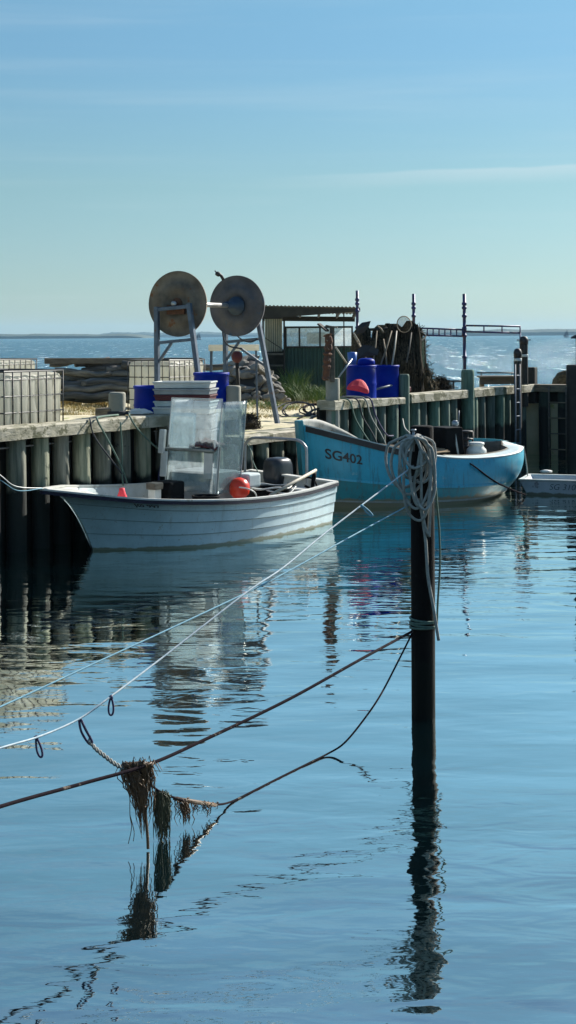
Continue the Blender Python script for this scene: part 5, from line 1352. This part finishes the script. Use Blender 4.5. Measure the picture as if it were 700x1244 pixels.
# ------------------------------------------------------------------ other lines
bt = h1.P(0, 0, 1) + UP * .03
def rope_obj(name, pts, r, m_, label, group='lines tied to the quay and boats'):
    mb = MB(); mb.tube(pts, r, 6); mb.build(name, m_, label=label, cat='rope', group=group)
rope_obj('bow_line', seg([bt, at(20, 591, 18.4), at(0, 577, 18.2), at(-40, 545, 18.0)]), .007, 'whiteplastic', 'upper pale bow line of the white boat running off to the left')
rope_obj('bow_line', seg([bt + V(.0, -.02, .0), at(22, 596, 18.35), at(0, 583, 18.2), at(-40, 560, 18.0)]), .006, 'bluerope', 'lower blue bow line of the white boat sagging to the left')
pl0 = S(sp1, .30, CZ + .015)
wl = []
for k in range(3 * 18):
    a = k / 18 * 2 * math.pi; c = S(sp1, .45); wl.append(V(c.x + .148 * math.cos(a), c.y + .148 * math.sin(a), CZ + .02 + .03 * k / 54 * 1.2))
rope_obj('rope_lashing', wl, .016, 'darkrope', 'dark rope wrapped round the foot of the short pale post')
def over(s0, pts, r, m_, label):                # a line lying over the cap and hanging down the wall
    rope_obj('hanging_rope', spline(pts, 6), r, m_, label)
def FW(s, z, o=-.10): return S(s, o, z)
a0 = sx(112, 0); a1 = sx(138, 0); a2 = sx(152, 0)
over(0, [S(sp1 - .15, .32, CZ + .02), S(a0 + .3, .1, CZ + .03), FW(a0, CZ + .01, -.085), FW(a0 + .15, 1.45), FW(a0 + .5, 1.0), FW(a0 + .65, .72)], .014, 'greenrope', 'dark green rope hanging over the cap left of the pale post')
over(0, [S(sp1 - .15, .36, CZ + .02), S(a0 + .2, .15, CZ + .03), FW(a0 - .15, CZ, -.085), FW(a0 - .05, 1.40), FW(a0 + .52, .88), FW(a0 + .60, .74)], .012, 'darkrope', 'black rope hanging over the cap beside the green one')
over(0, [S(sp1 + .1, .30, CZ + .03), FW(a2, CZ + .01, -.085), FW(a2 + .2, 1.45), FW(a2 + .62, 1.15, -.16), FW(a2 + .9, 1.10, -.2), FW(a2 + 1.35, 1.12, -.2), FW(a2 + 1.7, 1.30, -.1)], .013, 'greenrope', 'pale green rope looping in a swag below the cap')
over(0, [FW(a2 + .62, 1.15, -.16), FW(a2 + .72, 1.05, -.14), FW(a2 + .66, .85, -.12), FW(a2 + .62, .65, -.12)], .016, 'purplerope', 'dark blue rope end hanging from the green swag')
over(0, [FW(a1 + .02, CZ - .05, -.10), FW(a1 + .06, 1.2), FW(a1 + .05, .9), FW(a1 + .08, .7)], .012, 'greenrope', 'thin green rope hanging straight beside the post pile')
b0 = sx(432, 0)
for k, (ds, zz, m_, lb) in enumerate([(-.3, .75, 'greenrope', 'green rope trailing down the wall left of the bundle below the red cloth'), (0, .55, 'darkrope', 'black rope trailing down the wall below the red cloth'), (.3, .62, 'rope', 'grey rope trailing down the wall below the red cloth'), (.5, .9, 'purplerope', 'dark blue rope end on the wall below the red cloth')]):
    over(0, [S(b0 + ds - .3, .3, CZ + .03), S(b0 + ds - .2, .05, CZ + .03), FW(b0 + ds - .1, CZ - .03, -.10), FW(b0 + ds + .1, 1.3), FW(b0 + ds + .5, .95), FW(b0 + ds + .8, zz)], .015, m_, lb)
# blue boat's stern line and bow line
rope_obj('stern_line', spline([at(567, 561, 24.7), at(577, 567, 24.6), at(600, 584, 24.9), at(620, 594, 25.2), at(638, 601, 25.55)], 6), .014, 'brownrope', 'dark line from the blue boat down to the water by the punt')
rope_obj('punt_line', spline([h2.P(.985, 0, 1) + V(.02, 0, .02), at(640, 566, 26.3), PT(.02, .5, ph + .03)], 6), .011, 'rope', 'short grey line from the blue boat\'s stern to the punt')
rope_obj('stern_rope', spline([S(sx(304, -.1), .1, 1.2), at(304, 545, 22.6), at(308, 562, 22.3), at(315, 576, 22.0)], 6), .009, 'greenrope', 'thin green line from the low wall to the white boat\'s stern')
rope_obj('boat_line', spline([S(sx(488, -.1), -.12, 1.2), at(492, 520, 26), at(499, 528, 25.2), at(507, 545, 24.9)], 6), .012, 'rope', 'pale line from the green post down to the blue boat')

# ------------------------------------------------------------------ sails on the horizon
for x, yb, yt, lb in ((688, 408.4, 400, 'tiny sailing boat with dark sail at the right of the horizon'), (241, 411.5, 403.5, 'tiny sailing boat seen between the net drum trestles')):
    Yb = 1500; t = at(x, yt, Yb); t0 = V(t.x, Yb, 0); sb = thing('sailing_boat', t0, lb, 'sailing boat', 'sailing boats far out')
    hh = t.z
    mb = MB(); mb.lathe(t0 + V(-3, 0, 0), [(.1, 0), (.7, .8), (1.0, 3), (.9, 5.5), (.6, 6.2)], 10, axis=V(1, 0, .03)); mb.build('hull', 'sail', sb)
    mb = MB(); mb.add([t0 + V(.3, 0, 1.6), t0 + V(.5, 0, hh), t0 + V(2.6, .3, 1.5), t0 + V(-.1, 0, hh * .85), t0 + V(-3.0, .3, 1.0), t0 + V(.1, 0, 1.2)], [(0, 1, 2), (3, 4, 5)]); mb.build('sail', 'sail', sb, solid=.1)
